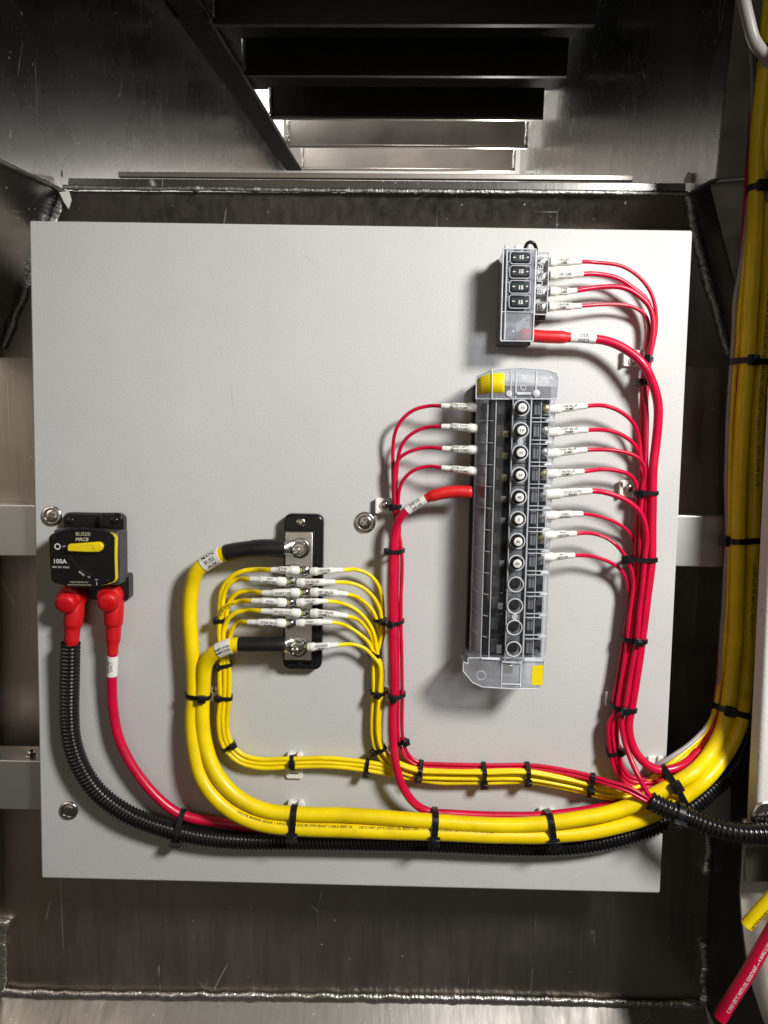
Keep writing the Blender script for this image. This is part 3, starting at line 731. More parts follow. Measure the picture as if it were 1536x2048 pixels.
# ribs of the cover; pale rods paint the bright highlights on its edges
RIB = .00042
for i in range(13):
    z = zb[i]
    if 0 < i < 12:
        pl = Path([B(prof[1][0] + .0005, z, prof[1][1]), B(prof[2][0], z - .0012, prof[2][1] + .0002), B(prof[3][0] - .002, z - .0012, prof[3][1] + .0003)], .0015)
        obj('rib', tube(pl, 0, pl.L, RIB, 6), 'rib_soft', cover)
    if i < 12:
        for zz in (z - .0016, zb[i + 1] + .0016):
            obj('rib', box(prof[8][0] + .001, zz - .0003, prof[10][0] - .001, zz + .0003, .0435, .0452), 'clear_rib', cover, smooth=False)
        obj('snap_lug', box(prof[10][0] - .003, zb[i + 1] - .0012, prof[10][0] + .0035, zb[i + 1] + .0012, .036, .043), 'clear_rib', cover, smooth=False, bevel=.0005)
for x, h in (prof[1], prof[2], prof[3], prof[5], (prof[7][0] + .0006, .0508), (prof[8][0], prof[8][1]), (prof[9][0], prof[9][1] - .0006), prof[10], prof[11]):
    obj('edge_ridge', rod(B(x, z_bot, h), B(x, z_top, h), .00045), 'rib_soft', cover)
# end caps
top_px = [(952, 798), (1114, 798), (1117, 757), (1113, 746), (1095, 740), (1040, 736), (985, 739), (953, 754)]
bot_px = [(926, 1342), (945, 1365), (965, 1374), (1030, 1378), (1078, 1377), (1086, 1368), (1089, 1316), (936, 1316), (936, 1328), (927, 1324)]
for poly, hh in ((top_px, HC), (bot_px, HC - 2)):
    pq = ppoly([(max(x, 984) if hh == HC and x < 984 else x, 741 if (hh == HC and x < 984 and y < 760) else y) for x, y in poly], hh) if hh == HC else ppoly(poly, hh)
    if sum((pq[i][0] * pq[(i + 1) % len(pq)][1] - pq[(i + 1) % len(pq)][0] * pq[i][1]) for i in range(len(pq))) < 0: pq.reverse()
    cp = obj('end_cap', prism(pq, .010, hh * MM, cap_back=False), 'frost', cb, smooth=False, bevel=.0012)
    loop = [B(x, y, hh * MM) for x, y in pq]
    for p_, q_ in zip(loop, loop[1:] + loop[:1]): obj('edge_ridge', rod(p_, q_, .0005), 'clear_rib', cp)
    if hh == HC:
        sh = [P(984, 798, HC), P(984, 740, HC), P(953, 754, HC - 8), P(952, 798, HC - 8), P(951, 756, 12), P(950, 798, 12)]
        obj('shoulder', (sh, [(0, 1, 2, 3), (3, 2, 4, 5)]), 'frost', cp, smooth=False)
        for p_, q_ in ((sh[1], sh[2]), (sh[3], sh[0]), (sh[2], sh[3])): obj('edge_ridge', rod(p_, q_, .0005), 'clear_rib', cp)
        for px in (1022, 1032, 1072):
            obj('rib', rod(P(px, 742, HC + .3), P(px - 1, 797, HC + .3), .0006), 'clear_rib', cp)
        obj('rib', rod(P(1033, 787.5, HC + 1), P(1062, 787.5, HC + 1), .0013), 'clear_rib', cp)
        obj('rivet', lathe(P(1072, 787, HC), OUT, [(.0030, 0), (.0030, .0012), (.002, .002), (.0003, .0021)], 20), 'clear_rib', cp)
        obj('rivet', lathe(P(1018, 787, HC), OUT, [(.0024, 0), (.0024, .001), (.0003, .0012)], 20), 'clear_rib', cp)
        obj('lettering', flat_text('BLUE SEA', 1074, 755.5, HC + .25, 7.2, wide=1.55, bold=.02), 'emboss', cp, smooth=False)
        obj('lettering', flat_text('S Y S T E M S', 1074, 764, HC + .25, 4.6, wide=1.35, bold=.02), 'emboss', cp, smooth=False)
        obj('wave_mark', join(*[rod(P(1031, 752.5 + k * 2.2, HC + .2), P(1047, 752.5 + k * 2.2, HC + .2), .00022) for k in range(3)]), 'emboss', cp)
        obj('seal_mark', torus(P(1046, 775.5, HC + .25), .0020, .0004), 'emboss', cp)
        cols = [(954.5, 757, 790, HC - 7), (964, 752, 787.5, HC - 4.6), (974, 749, 786, HC - 2.2), (982, 747, 785, HC - .4), (987, 746.5, 785, HC + .3), (1003, 746, 785, HC + .5), (1009, 746, 785, HC + .5)]
        sv = [P(x, y, h) for x, y0, y1, h in cols for y in (y0, y1)]
        sk = obj('yellow_sticker', (sv, [(2 * i, 2 * i + 1, 2 * i + 3, 2 * i + 2) for i in range(len(cols) - 1)]), 'yellow_plastic', cp, smooth=True, auto=False)
        sk.modifiers.new('thickness', 'SOLIDIFY').thickness = .0004
    else:
        for px in (1004, 1042):
            obj('rib', rod(P(px, 1320, HC - 1.6), P(px - 2, 1374, HC - 1.6), .0006), 'clear_rib', cp)
        obj('rib', rod(P(962, 1317, HC - 1), P(1000, 1319, HC - 1), .0009), 'clear_rib', cp)
        obj('rib', rod(P(1048, 1320, HC - 1), P(1086, 1321, HC - 1), .0014), 'clear_rib', cp)
        obj('rib', rod(P(1005, 1324, HC - 1), P(1042, 1326, HC - 1), .0009), 'clear_rib', cp)
        obj('rib', rod(P(1003, 1368, HC - 1.4), P(1040, 1369, HC - 1.4), .0006), 'clear_rib', cp)
        ys = ppoly([(1063, 1369.5), (1085, 1371), (1087, 1330), (1065, 1332)], HC - 1.5)
        obj('yellow_sticker', prism(ys, (HC - 2) * MM + .0001, (HC - 1.6) * MM), 'yellow_plastic', cp, smooth=False)
        obj('stud_plate', pbox(1006, 1330, 1026, 1348, 24, 30), 'brass', cb, bevel=.0006)
        obj('seal_mark', torus(P(962, 1351, HC - 1.8), .0036, .0003), 'emboss', cp)
for k in (1, 9):
    zz = (zc[k] + zc[k + 1]) / 2
    obj('cover_screw', torus(B(bxm, zz, .0514), .0019, .0005), 'clear_rib', cover)
    obj('cover_screw', lathe(B(bxm, zz, .0508), OUT, [(.0010, 0), (.0010, .0008), (.0003, .0010)], 12), 'clear_rib', cover)

# ================================================================ four way fuse block
HU = 36.0
fb = thing('fuse_block', 'small clear covered fuse block with four dark 15 amp fuses', 'fuse block', P(1035, 688, 0))
obj('base', pbox(997, 512, 1062, 692, .2, 14, at=8), 'black', fb, bevel=.0012)
obj('side_base', pbox(1062, 520, 1094, 640, .3, 11, at=12), 'black', fb, bevel=.001)
obj('side_bed', pbox(1066, 507, 1095, 627, 11, 12.1, at=14), 'nylon', fb, smooth=False)
a, b, c, d = pxrect(1004, 498, 1069, 682, HU)
cv = obj('cover', prism(rrect(a, b, c, d, .0016, 3), .012, HU * MM, cap_back=False), 'clear', fb, smooth=False, bevel=.0007)
loop = [B(a, b, HU * MM), B(c, b, HU * MM), B(c, d, HU * MM), B(a, d, HU * MM)]
for p_, q_ in zip(loop, loop[1:] + loop[:1]): obj('edge_ridge', rod(p_, q_, .0006), 'clear_rib', cv)
zmid = P(1035, 624, HU).z
obj('edge_ridge', rod(B(a, zmid, HU * MM), B(c, zmid, HU * MM), .0004), 'clear_rib', cv)
obj('edge_ridge', rod(B(a + .0030, b + .001, HU * MM), B(a + .0030, d - .001, HU * MM), .0006), 'clear_rib', cv)
for x0, x1 in ((1010, 1016), (1030, 1044), (1056, 1062)):
    obj('top_tab', pbox(x0, 489, x1, 498, 26, HU - 2), 'clear_rib', cv, bevel=.0006)
a2, b2, c2, d2 = pxrect(1071, 505, 1096, 629, 24)
sc_ = obj('side_cover', prism(rrect(a2, b2, c2, d2, .001, 3), .011, .024, cap_back=False), 'clear', fb, smooth=False, bevel=.0005)
loop = [B(a2, b2, .024), B(c2, b2, .024), B(c2, d2, .024), B(a2, d2, .024)]
for p_, q_ in zip(loop, loop[1:] + loop[:1]): obj('edge_ridge', rod(p_, q_, .0005), 'clear_rib', sc_)
obj('fuse_bed', pbox(1006, 501, 1067, 622, 12, 30, at=33), 'bed_grey', fb, bevel=.0006)
FY = [(505, 526), (533.5, 554.5), (563, 584.5), (592, 614.5)]
for i, (y0, y1) in enumerate(FY):
    x0 = 1022.5 - i * 0.7
    fu = obj('fuse', pbox(x0, y0, x0 + 37, y1, 20, HU + 0.5), 'fuse', fb, bevel=.0014)
    ym = (y0 + y1) / 2 - 1
    obj('lettering', flat_text('15', x0 + 20.5, ym + (2.5 if i > 1 else 0), HU + 0.65, 7.4, bold=.03), 'ink_white', fu, smooth=False)
    obj('dash_mark', join(pbox(x0 + 4, ym - .8, x0 + 9, ym + 1, HU + .4, HU + .62), pbox(x0 + 31, ym - .8, x0 + 35, ym + 1, HU + .4, HU + .62)), 'ink_white', fu, smooth=False)
    wx = pxrect(x0 - 2.4, y0 - 2, x0 + 39.4, y1 + 2, HU + .1); pts = rrect(*wx, .0022, 4)
    loop = [B(x, y, HU * MM + .0001) for x, y in pts]; lp = []
    obj('window_rim', join(*[rod(p_, q_, .00036, 6) for p_, q_ in zip(loop, loop[1:] + loop[:1])]), 'clear_rib', cv)
obj('frosted_end', pbox(1006, 626, 1067, 680, HU - 1.6, HU - .6), 'frost_pale', cv, bevel=.0006)
obj('print_strip', pbox(1011.5, 506, 1018, 618, HU - 3.4, HU - 3.0), 'fuse', fb, smooth=False)
obj('lettering', flat_text('KEEP COVER CLOSED', 1015, 562, HU - 2.8, 4.6, rot=-90, wide=1.25), 'ink_white', fb, smooth=False)
obj('lettering', flat_text('BLUE SEA', 1081, 555, 24.3, 11, rot=90, wide=1.05, bold=.01), 'emboss', sc_, smooth=False)
for i in range(4):
    y = 521 + i * 30
    obj('terminal_screw', disc(1083, y + 4, 15, [(3.0, 0), (3.0, 2.4), (2.2, 3.4), (.3, 3.6)], 18), 'tin', fb)
    obj('terminal_tab', pbox(1074, y - 6, 1100, y + 12, 12.2, 15.0), 'tin', fb, smooth=False, bevel=.0004)
obj('stud', disc(1018, 669, 14, [(2.8, 0), (2.8, 9), (2.0, 10), (.2, 10)], 18), 'tin', fb)
obj('stud_nut', disc(1020, 668, 16, [(4.6, 0), (5.2, .6), (5.2, 3.4), (4.4, 4)], 6), 'tin', fb, smooth=False)
obj('stud_plate', pbox(1010, 630, 1060, 678, 13.8, 16), 'tin', fb, bevel=.0005)
pl = Path([P(1050, 503, 20), P(1051, 492, 22), P(1058, 484, 22), P(1067, 486, 22), P(1072, 496, 20), P(1072, 510, 18)], .001)
obj('tether', tube(pl, 0, pl.L, .0014, 10), 'black', fb)

# ================================================================ cables
PATHS = {}                                     # key -> (Path, radius in metres)
def sm(pts): return [P(*p) for p in pts]
def wire(key, name, label, cat, pts, rpx, mat, group, s0=0.0, sleeve=None, smat='shrink_white', text=None, tpos=30, tsize=5.0, sign=1,
         ring=None, band=None, tape=None, tape_text=None, prints=None, hscale=True, ext=None):
    """A cable as one thing: pts = [(px, py, height mm)] from its terminal on; lengths in board pixels."""
    hm = sum(p[2] for p in pts) / len(pts)
    k = PXM * (1 - hm / 640.0)
    pa = Path(sm(pts) + (ext or []), wob=0.0007 if rpx < 7 else 0.0005); r = rpx * k; PATHS[key] = (pa, r)
    t = thing(name, label, cat, pa.at(0).copy(), group)
    end = sleeve[-1][0] if sleeve else 0
    obj('jacket', tube(pa, (s0 + max(0, end - 4)) * k, pa.L, r, 14 if rpx > 8 else 10, 0.0022), mat, t)
    if sleeve:
        pr = [((s0 + s) * k, rr * k) for s, rr in sleeve]
        sl = obj('heat_shrink', tube_prof(pa, pr, 16), smat, t)
        if text:
            rr = sleeve[-1][1]
            # radius of the sleeve right under the lettering
            rr = next((sleeve[i][1] + (sleeve[i + 1][1] - sleeve[i][1]) * (tpos - sleeve[i][0]) / (sleeve[i + 1][0] - sleeve[i][0]) for i in range(len(sleeve) - 1) if sleeve[i][0] <= tpos <= sleeve[i + 1][0]), rr)
            obj('lettering', wrap_text(pa, (s0 + tpos) * k, text, rr * k + 0.00018, tsize * k * 1.38, sign, 0.92, random.uniform(-1.6, 1.6) * k, bold=0.012), 'ink', sl, smooth=False)
    if ring:
        c, tg, nn, bbv = pa.frame(0.0)
        obj('ring_terminal', lathe(c + OUT * 0.0002, OUT, [(ring * k, 0), (ring * k, .0009)], 20), 'tin', t)
        w = ring * 0.55 * k; q = []
        e = pa.at((s0 + 3) * k)
        side = tg.cross(OUT).normalized() * w
        up = OUT * .001
        v = [c - side, c + side, e + side, e - side]
        obj('terminal_tongue', (v + [x + up for x in v], [(0, 1, 2, 3), (7, 6, 5, 4), (0, 4, 5, 1), (1, 5, 6, 2), (2, 6, 7, 3), (3, 7, 4, 0)]), 'tin', t, smooth=False)
    if band:
        obj('terminal_collar', tube(pa, (s0 - 5) * k, (s0 + 2) * k, sleeve[0][1] * 0.92 * k, 14), band, t)
    if tape:
        a, b_ = tape
        tp = obj('label_sleeve', tube(pa, a * k, b_ * k, r + 0.00045, 20), 'label', t)
        if tape_text:
            lines, size, sg, v0 = tape_text
            obj('lettering', wrap_text(pa, (a + b_) / 2 * k, lines, r + 0.0006, size * k * 1.38, sg, 1.0, v0 * k, bold=0.01), 'ink', tp, smooth=False)
    if prints:
        for s_c, txt, size, sg, v0, pm in prints:
            if isinstance(s_c, tuple):
                q = P(*s_c, 16); s_c = min(range(pa.n), key=lambda i: (pa.p[i] - q).length) * pa.ds / k
            obj('lettering', wrap_text(pa, s_c * k, [txt], r + 0.00012, size * k * 1.38, sg, 1.0, v0 * k, bold=0.016, wide=0.74 if size > 6.5 else 1.0), pm, t, smooth=False)
    return t
def lane(center, dx, h, smooth_h=None):
    """Points along a bundle centreline [(px, py)], shifted dx pixels to its right-hand side, at height h."""
    out = []
    for i, (x, y) in enumerate(center):
        x0, y0 = center[max(0, i - 1)]; x1, y1 = center[min(len(center) - 1, i + 1)]
        l = math.hypot(x1 - x0, y1 - y0); nx_, ny_ = (y1 - y0) / l, -(x1 - x0) / l
        hh = h[i] if isinstance(h, (list, tuple)) else h
        out.append((x + nx_ * dx, y + ny_ * dx, hh))
    return out
# small sleeves: barrel, label, tail (length along the wire, radius), in pixels
SL = [(0, 5.4), (1.5, 8.4), (13, 8.6), (16, 6.9), (40, 6.8), (43, 5.4), (58, 5.0)]
def sl(L, fat=1.0, barrel=14): 
    return [(0, 6.2 * fat), (1.2, 9.0 * fat), (barrel, 9.2 * fat), (barrel + 2, 7.6 * fat), (L * 0.70, 7.3 * fat), (L * 0.735, 5.9 * fat), (L, 5.5 * fat)]

# ---- red bundle on the right: centreline and lanes
RBC = [(1288, 830), (1287, 900), (1287, 985), (1286, 1050), (1285, 1117), (1277, 1200), (1268, 1277), (1258, 1340), (1246, 1412)]
LGC = [(1226, 1445), (1225, 1472), (1229, 1503), (1237, 1535), (1256, 1560), (1295, 1566), (1345, 1552)]
LANES = {'A1': ((5, 4), (8, 4)), 'A2': ((5, 8), (0, 4)), 'A3': ((5, 12), (-8, 4)), 'A4': ((-4, 4), (8, 8)),
         'R1': ((-5, 12), (8, 12)), 'R2': ((-5, 8), (0, 8)), 'R3': ((-5, 16), (8, 16)), 'R4': ((-12.5, 12), (0, 12)),
         'R6': ((-20, 8), (-8, 8)), 'R7': ((-13, 16), (0, 16)), 'R8': ((-20, 12), (-8, 12))}
def red_bundle(key, from_y):
    (dx, h), (dx2, h2) = LANES[key]
    a = [(x - 0, y) for x, y in RBC if y > from_y]
    pts = []
    for x, y in a: pts.append((x + dx, y, h))
    return pts + lane(LGC, -dx2, h2 * 0.8 + 1) + [(1400, 1520, 4), (1430, 1470, 0), (1452, 1400, -4)]
def seg(pts, h0, h1):                          # spread heights along drawn points
    n = len(pts); return [(x, y, h0 + (h1 - h0) * i / (n - 1)) for i, (x, y) in enumerate(pts)]
G = 'thin red wires leaving the fuse and breaker blocks'
A_PTS = {'A1': [(1088, 524), (1098, 524), (1156, 524), (1183, 524.5), (1244, 532), (1279, 554), (1301, 584), (1311, 621), (1312, 658), (1305, 695), (1301, 716), (1296, 765)],
         'A2': [(1088, 551), (1098, 551), (1160, 549), (1188, 547), (1232, 555), (1269, 579), (1291, 598), (1305, 630), (1306, 670), (1299, 700), (1295, 716), (1291, 765)],
         'A3': [(1088, 583), (1097, 583), (1147, 582), (1195, 576), (1244, 576), (1277, 591), (1299, 613), (1307, 645), (1304, 690), (1298, 716), (1289, 765)],
         'A4': [(1086, 613), (1096, 613), (1157, 612), (1232, 608), (1272, 616), (1293, 633), (1299, 655), (1295, 685), (1292, 716), (1285, 765)]}
A_TXT = {'A1': ['VALLEY', 'USB'], 'A2': ['PORT USB'], 'A3': ['STRB', 'USB'], 'A4': ['CENTER', 'USB']}
A_R = {'A1': 3.6, 'A2': 4.8, 'A3': 5.0, 'A4': 3.7}
A_L = {'A1': 'thin red wire from the top fuse terminal with tag reading VALLEY USB',
       'A2': 'red wire from the fuse block with tag reading PORT USB', 'A3': 'red wire from the fuse block with tag reading STRB USB',
       'A4': 'thin red wire from the lowest fuse terminal with tag reading CENTER USB'}
for kx in ('A1', 'A2', 'A3', 'A4'):
    q = seg(A_PTS[kx], 19, LANES[kx][0][1] + 2)
    q = [(x, y, 19 if i < 3 else h) for i, (x, y, h) in enumerate(q)]
    ln = q[2][0] - q[1][0]
    wire(kx, 'red_wire', A_L[kx], 'wire', q + red_bundle(kx, 820), A_R[kx], 'red', G, s0=10, sleeve=sl(ln + 2, 0.98, 13 if kx in ('A2', 'A3') else 10), text=A_TXT[kx], tpos=27, tsize=4.4, sign=1,
         prints=[(130, '16 AWG E67078 (UL) BC-5W2 BOAT', 3.2, 1, 0, 'ink_red')] if kx == 'A4' else None)
R_PTS = {'R1': [(1083, 820), (1112, 818), (1170, 813), (1207, 812), (1238, 822), (1265, 843), (1276, 866), (1281, 905)],
         'R2': [(1083, 866), (1111, 864), (1171, 860), (1207, 860), (1238, 868), (1267, 887), (1279, 910), (1282, 945)],
         'R3': [(1081, 909), (1109, 906), (1170, 900), (1217, 899), (1252, 905), (1279, 918), (1291, 940), (1285, 975)],
         'R4': [(1079, 949), (1106, 947), (1163, 943), (1207, 939), (1238, 943), (1261, 951), (1272, 966), (1275, 988)],
         'R5': [(1077, 990), (1104, 988), (1181, 982), (1207, 983.5), (1238, 993), (1265, 1010), (1283, 1030), (1291, 1055), (1293, 1085)],
         'R6': [(1075, 1032), (1101, 1031), (1160, 1028), (1196, 1032), (1232, 1045), (1257, 1064), (1266, 1085)],
         'R7': [(1072, 1072), (1099, 1070), (1149, 1067), (1186, 1067), (1217, 1078), (1242, 1101), (1260, 1132), (1267, 1165)],
         'R8': [(1070, 1115), (1097, 1114), (1146, 1111), (1186, 1113), (1217, 1122), (1240, 1138), (1254, 1165)]}
R_TXT = {'R1': ['STRB BILGE', 'PUMP'], 'R2': ['PORT BILGE', 'PUMP'], 'R3': ['PORT BILGE', 'PUMP'], 'R4': ['STRB BILGE', 'PUMP 1'], 'R5': ['SOLID STATE', 'RELAY'],
         'R6': ['FWD', 'INTELLI'], 'R7': ['FWD', 'HEATER'], 'R8': ['AFT', 'HEATER']}
R_W = {'R1': 4.2, 'R2': 4.2, 'R3': 4.2, 'R4': 4.3, 'R5': 5.6, 'R6': 3.5, 'R7': 4.0, 'R8': 4.0}
ORD = {'R1': 'first', 'R2': 'second', 'R3': 'third', 'R4': 'fourth', 'R6': 'sixth'}
R_LAB = {k: 'thin red wire from the %s number button, right side of the breaker block' % ORD[k] for k in ORD}
R_LAB['R4'] = 'red wire from the fourth button, tag reading STRB BILGE PUMP 1'
R_LAB['R5'] = 'thicker red wire from the button marked 40, tag reading SOLID STATE RELAY'
R_LAB['R6'] = 'thinnest red wire, from the button marked 3 on the breaker block'
R_LAB['R7'] = 'red wire from the upper button marked 30, tag reading FWD HEATER'
R_LAB['R8'] = 'red wire from the lower button marked 30, tag reading AFT HEATER'
for kx in R_PTS:
    hl = LANES[kx][0][1] if kx != 'R5' else 20
    q = seg(R_PTS[kx], 30, hl); q = [(x, y, 29 if i < 3 else h) for i, (x, y, h) in enumerate(q)]
    ln = q[2][0] - q[1][0]
    if kx == 'R5':
        rest = [(x + 5, y, 20) for x, y in RBC if y > 1090] + [(1244, 1430, 18), (1248, 1481, 20), (1261, 1520, 26), (1279, 1556, 34), (1303, 1597, 37), (1330, 1617, 37)]
    else: rest = red_bundle(kx, R_PTS[kx][-1][1] + 15)
    wire(kx, 'red_wire', R_LAB[kx], 'wire', q + rest, R_W[kx], 'red', G, s0=8, sleeve=sl(ln + 20, 1.0 if kx != 'R5' else 1.15, 26 if kx != 'R5' else 34), text=R_TXT[kx], tpos=44 if kx != 'R5' else 58, tsize=4.4, sign=1,
         prints=[(150, 'BOAT CABLE 600V', 3.2, 1, 0, 'ink_red')] if kx == 'R7' else None)
# ---- the feed to the small fuse block
wire('USB', 'red_feed_cable', 'thick red cable tagged USB curving down from the small fuse block', 'cable',
     [(1040, 669, 19), (1085, 673, 20), (1137, 675, 20), (1184, 678, 19), (1220, 684, 20), (1257, 702, 22), (1289, 731, 24), (1307, 768, 22), (1316, 805, 20), (1316, 845, 18), (1312, 887, 16),
      (1307, 930, 16), (1305, 985, 15), (1304, 1050, 15), (1303, 1117, 15), (1294, 1200, 15), (1284, 1277, 15), (1275, 1340, 15), (1264, 1412, 15), (1258, 1440, 15), (1258, 1468, 16), (1269, 1500, 18),
      (1290, 1526, 20), (1318, 1540, 20), (1357, 1534, 18), (1396, 1507, 5), (1417, 1476, 2), (1430, 1429, -2.4), (1440, 1364, -8.6), (1446, 1299, -9), (1457, 1169, -9), (1461, 1071, -9), (1463, 949, -9), (1475, 725, -9), (1490, 500, -9), (1503, 300, -8.9), (1511, 120, -8.2), (1516, -60, -8)],
     8.8, 'red', None, sleeve=[(0, 9.5), (4, 12.2), (80, 12.4), (88, 11.4), (90, 10.2), (96, 9.6)], smat='red_shrink', tape=(97, 146), tape_text=(['USB', 'FEED'], 7.5, 1, -2))

# ---- left side of the breaker block
LC = [(799, 1100), (798, 1200), (799, 1300), (800, 1390), (799, 1430), (800, 1468), (804, 1492), (815, 1514), (838, 1529), (878, 1532), (968, 1534), (1056, 1534), (1118, 1542), (1177, 1554), (1216, 1566)]
L_PTS = {'L1': [(975, 816), (953, 815), (887, 812), (857, 812), (826, 821), (802, 842), (789.5, 868), (785.6, 902), (785.5, 954), (787, 1000), (792, 1050)],
         'L2': [(975, 858), (953, 857), (884.5, 853), (852, 855), (823, 868), (805, 887), (797, 908), (793.5, 941), (793, 1000), (798, 1050)],
         'L3': [(975, 901), (953, 900), (884.5, 897), (852, 894.5), (823, 902), (801, 915), (791, 933), (788, 970), (790, 1010), (795, 1050)],
         'L4': [(974, 945), (952, 943), (886, 936), (855, 933), (826, 941), (808, 957), (799, 975), (796, 1005), (800, 1050)]}
L_TXT = {'L1': ['STRB FWD', 'BILGE PUMP'], 'L2': ['PORT FWD', 'BILGE PUMP'], 'L3': ['PORT AFT', 'BILGE PUMP'], 'L4': ['STRB AFT', 'BILGE PUMP']}
L_LANE = {'L1': (-4, 5), 'L2': (4, 5), 'L3': (-4, 9.2), 'L4': (4, 9.2)}
L_W = 3.8
for kx in L_PTS:
    dx, h = L_LANE[kx]
    q = seg(L_PTS[kx], 30, h); q = [(x, y, 28 if i < 3 else hh) for i, (x, y, hh) in enumerate(q)]
    hs = [h] * 12 + [h + 4, h + 10, h + 18]
    run = lane(LC, -dx, hs)
    off = {'L1': (-6, -4), 'L2': (4, 2), 'L3': (-2, -7), 'L4': (2, 7)}[kx]
    wire(kx, 'red_wire', 'thin red wire with tag reading %s, left side of the breaker block' % ' '.join(L_TXT[kx]), 'wire',
         q + run + [(1260 + off[0] * .5, 1580 + off[1] * .7, h + 24), (1298 + off[0] * .5, 1601 + off[1] * .6, 37), (1330, 1617, 37)], L_W, 'red', G, s0=20,
         sleeve=sl(69, 0.98, 16), text=L_TXT[kx], tpos=36, tsize=4.6, sign=-1)
wire('H24', 'red_feed_cable', 'thick red cable tagged 24HR entering the left side of the breaker block', 'cable',
     [(958, 983, 27), (938, 984, 27), (915, 983, 27), (893, 985, 27), (868, 990, 27), (849, 999, 26), (826, 1013, 24), (805, 1030, 22), (792, 1055, 19), (786, 1100, 17), (784, 1200, 16), (786, 1300, 16), (787, 1390, 16), (785, 1425, 16), (787, 1486, 18),
      (793, 1535, 21), (806, 1574, 20), (829, 1606, 17), (860, 1624, 14), (900, 1628, 13), (955, 1630, 12), (1072, 1631, 12), (1167, 1621, 12), (1229, 1608, 12), (1290, 1585, 12), (1340, 1555, 12), (1400, 1500, 6)],
     8.6, 'red', None, sleeve=[(14, 10.5), (16, 12.2), (92, 12.2), (98, 11.2), (100, 9.6), (106, 9.4)], smat='red_shrink', tape=(107, 151), tape_text=(['24HR', '24HR'], 7.5, -1, 0))

# ---- yellow wires on the bus bar
LBC = [(449, 1330), (449, 1397), (446, 1437), (449, 1475), (459, 1496), (482, 1517), (520, 1527), (582, 1526), (657, 1525), (731, 1532), (771, 1539), (838, 1552), (878, 1557), (968, 1557), (1056, 1556), (1118, 1566), (1177, 1579), (1216, 1588), (1250, 1590), (1290, 1578), (1340, 1550), (1395, 1505), (1440, 1430)]
BL_PTS = {'BL1': [(609, 1142), (592, 1140.5), (541, 1140), (512, 1139), (483, 1142), (460, 1155), (444, 1178), (439, 1206), (438, 1243), (440, 1280)],
          'BL2': [(581, 1164.5), (567, 1163), (498, 1158), (478, 1157.5), (460, 1166), (450, 1183), (445, 1215), (444, 1250), (445, 1285)],
          'BL3': [(610, 1186), (593, 1185), (523, 1185), (500, 1182), (478, 1185), (463, 1198), (455, 1218), (453, 1258), (452, 1290)],
          'BL4': [(580.5, 1206), (568, 1205), (500, 1202), (478, 1203), (457, 1209), (446, 1221), (440, 1240), (441, 1285)],
          'BL5': [(610, 1227.5), (597, 1226), (519, 1222), (492, 1220.5), (469, 1226), (454, 1240), (447, 1260), (448, 1290)],
          'BL6': [(580, 1248), (566, 1246.5), (492, 1245), (478, 1246), (465, 1257), (459, 1275), (457, 1302)]}
BL_LANE = {'BL1': (-8, 5.5), 'BL2': (-1, 5.5), 'BL3': (7, 5.5), 'BL4': (-8, 10.5), 'BL5': (0, 10.5), 'BL6': (8, 10.5)}
BL_TXT = {'BL1': ['STRB', 'USB'], 'BL2': ['AFT', 'HEATER'], 'BL3': ['PORT USB'], 'BL4': ['FWD', 'HEATER'], 'BL5': ['SOLID STATE', 'RELAY'], 'BL6': ['STRB BILGE', 'PUMP 2']}
GY = 'thin yellow wires screwed to the bus bar'
for i, kx in enumerate(BL_PTS):
    dx, h = BL_LANE[kx]
    q = seg(BL_PTS[kx], HBB + 2.5, h); q = [(x, y, HBB + (1.3 if j == 0 else 6.5) if j < 3 else hh) for j, (x, y, hh) in enumerate(q)]
    run = lane(LBC, -dx, [h] * 18 + [h - 1, h - 2, h - 4, 0, -4])
    ln = math.hypot(q[2][0] - q[0][0], q[2][1] - q[0][1])
    s0 = 14 if i % 2 else 15
    wire(kx, 'yellow_wire', 'yellow wire with tag reading %s, left side of the bus bar' % ' '.join(BL_TXT[kx]), 'wire', q + run, 4.9, 'yellow', GY, s0=s0,
         sleeve=sl(ln - s0, 1.0, 15), text=BL_TXT[kx], tpos=30, tsize=4.8, sign=-1, ring=8.5, band='olive',
         prints=[(150, '10 AWG E67078 (UL)', 3.4, -1, 0, 'ink')] if kx == 'BL4' else None)
BRC = [(756, 1330), (755, 1388), (751, 1437), (752, 1470), (760, 1500), (776, 1521), (804, 1536), (838, 1546), (878, 1549), (968, 1550), (1056, 1550), (1118, 1560), (1177, 1573), (1216, 1583), (1250, 1586), (1290, 1572), (1340, 1542), (1395, 1495), (1442, 1425)]
BR_PTS = {'BR1': [(609, 1142), (626, 1143), (689, 1140), (712, 1139), (738, 1149), (755, 1169), (764, 1195), (767, 1229), (766, 1272)],
          'BR2': [(581, 1164.5), (600, 1165), (674, 1164), (701, 1166), (727, 1176), (747, 1195), (759, 1218), (763, 1243), (763, 1275)],
          'BR3': [(610, 1186), (629, 1184), (699, 1189), (721, 1198), (741, 1215), (752, 1235), (757, 1258), (758, 1285)],
          'BR4': [(580.5, 1206), (598, 1205), (659, 1202), (684, 1206), (709, 1218), (732, 1238), (747, 1263), (753, 1295)],
          'BR5': [(610, 1227.5), (628, 1226), (699, 1233), (721, 1243), (739, 1264), (748, 1290), (751, 1312)],
          'BR6': [(580, 1248), (599, 1246), (669, 1245), (695, 1252), (721, 1269), (738, 1286), (746, 1305)],
          'BR7': [(596, 1294), (620, 1294), (681, 1289), (706, 1288), (730, 1297), (746, 1313)]}
BR_LANE = {'BR1': (8, 5), 'BR2': (8, 9), 'BR3': (1, 5), 'BR4': (0, 9.2), 'BR5': (-7, 5), 'BR6': (-8, 9.2), 'BR7': (-4, 13)}
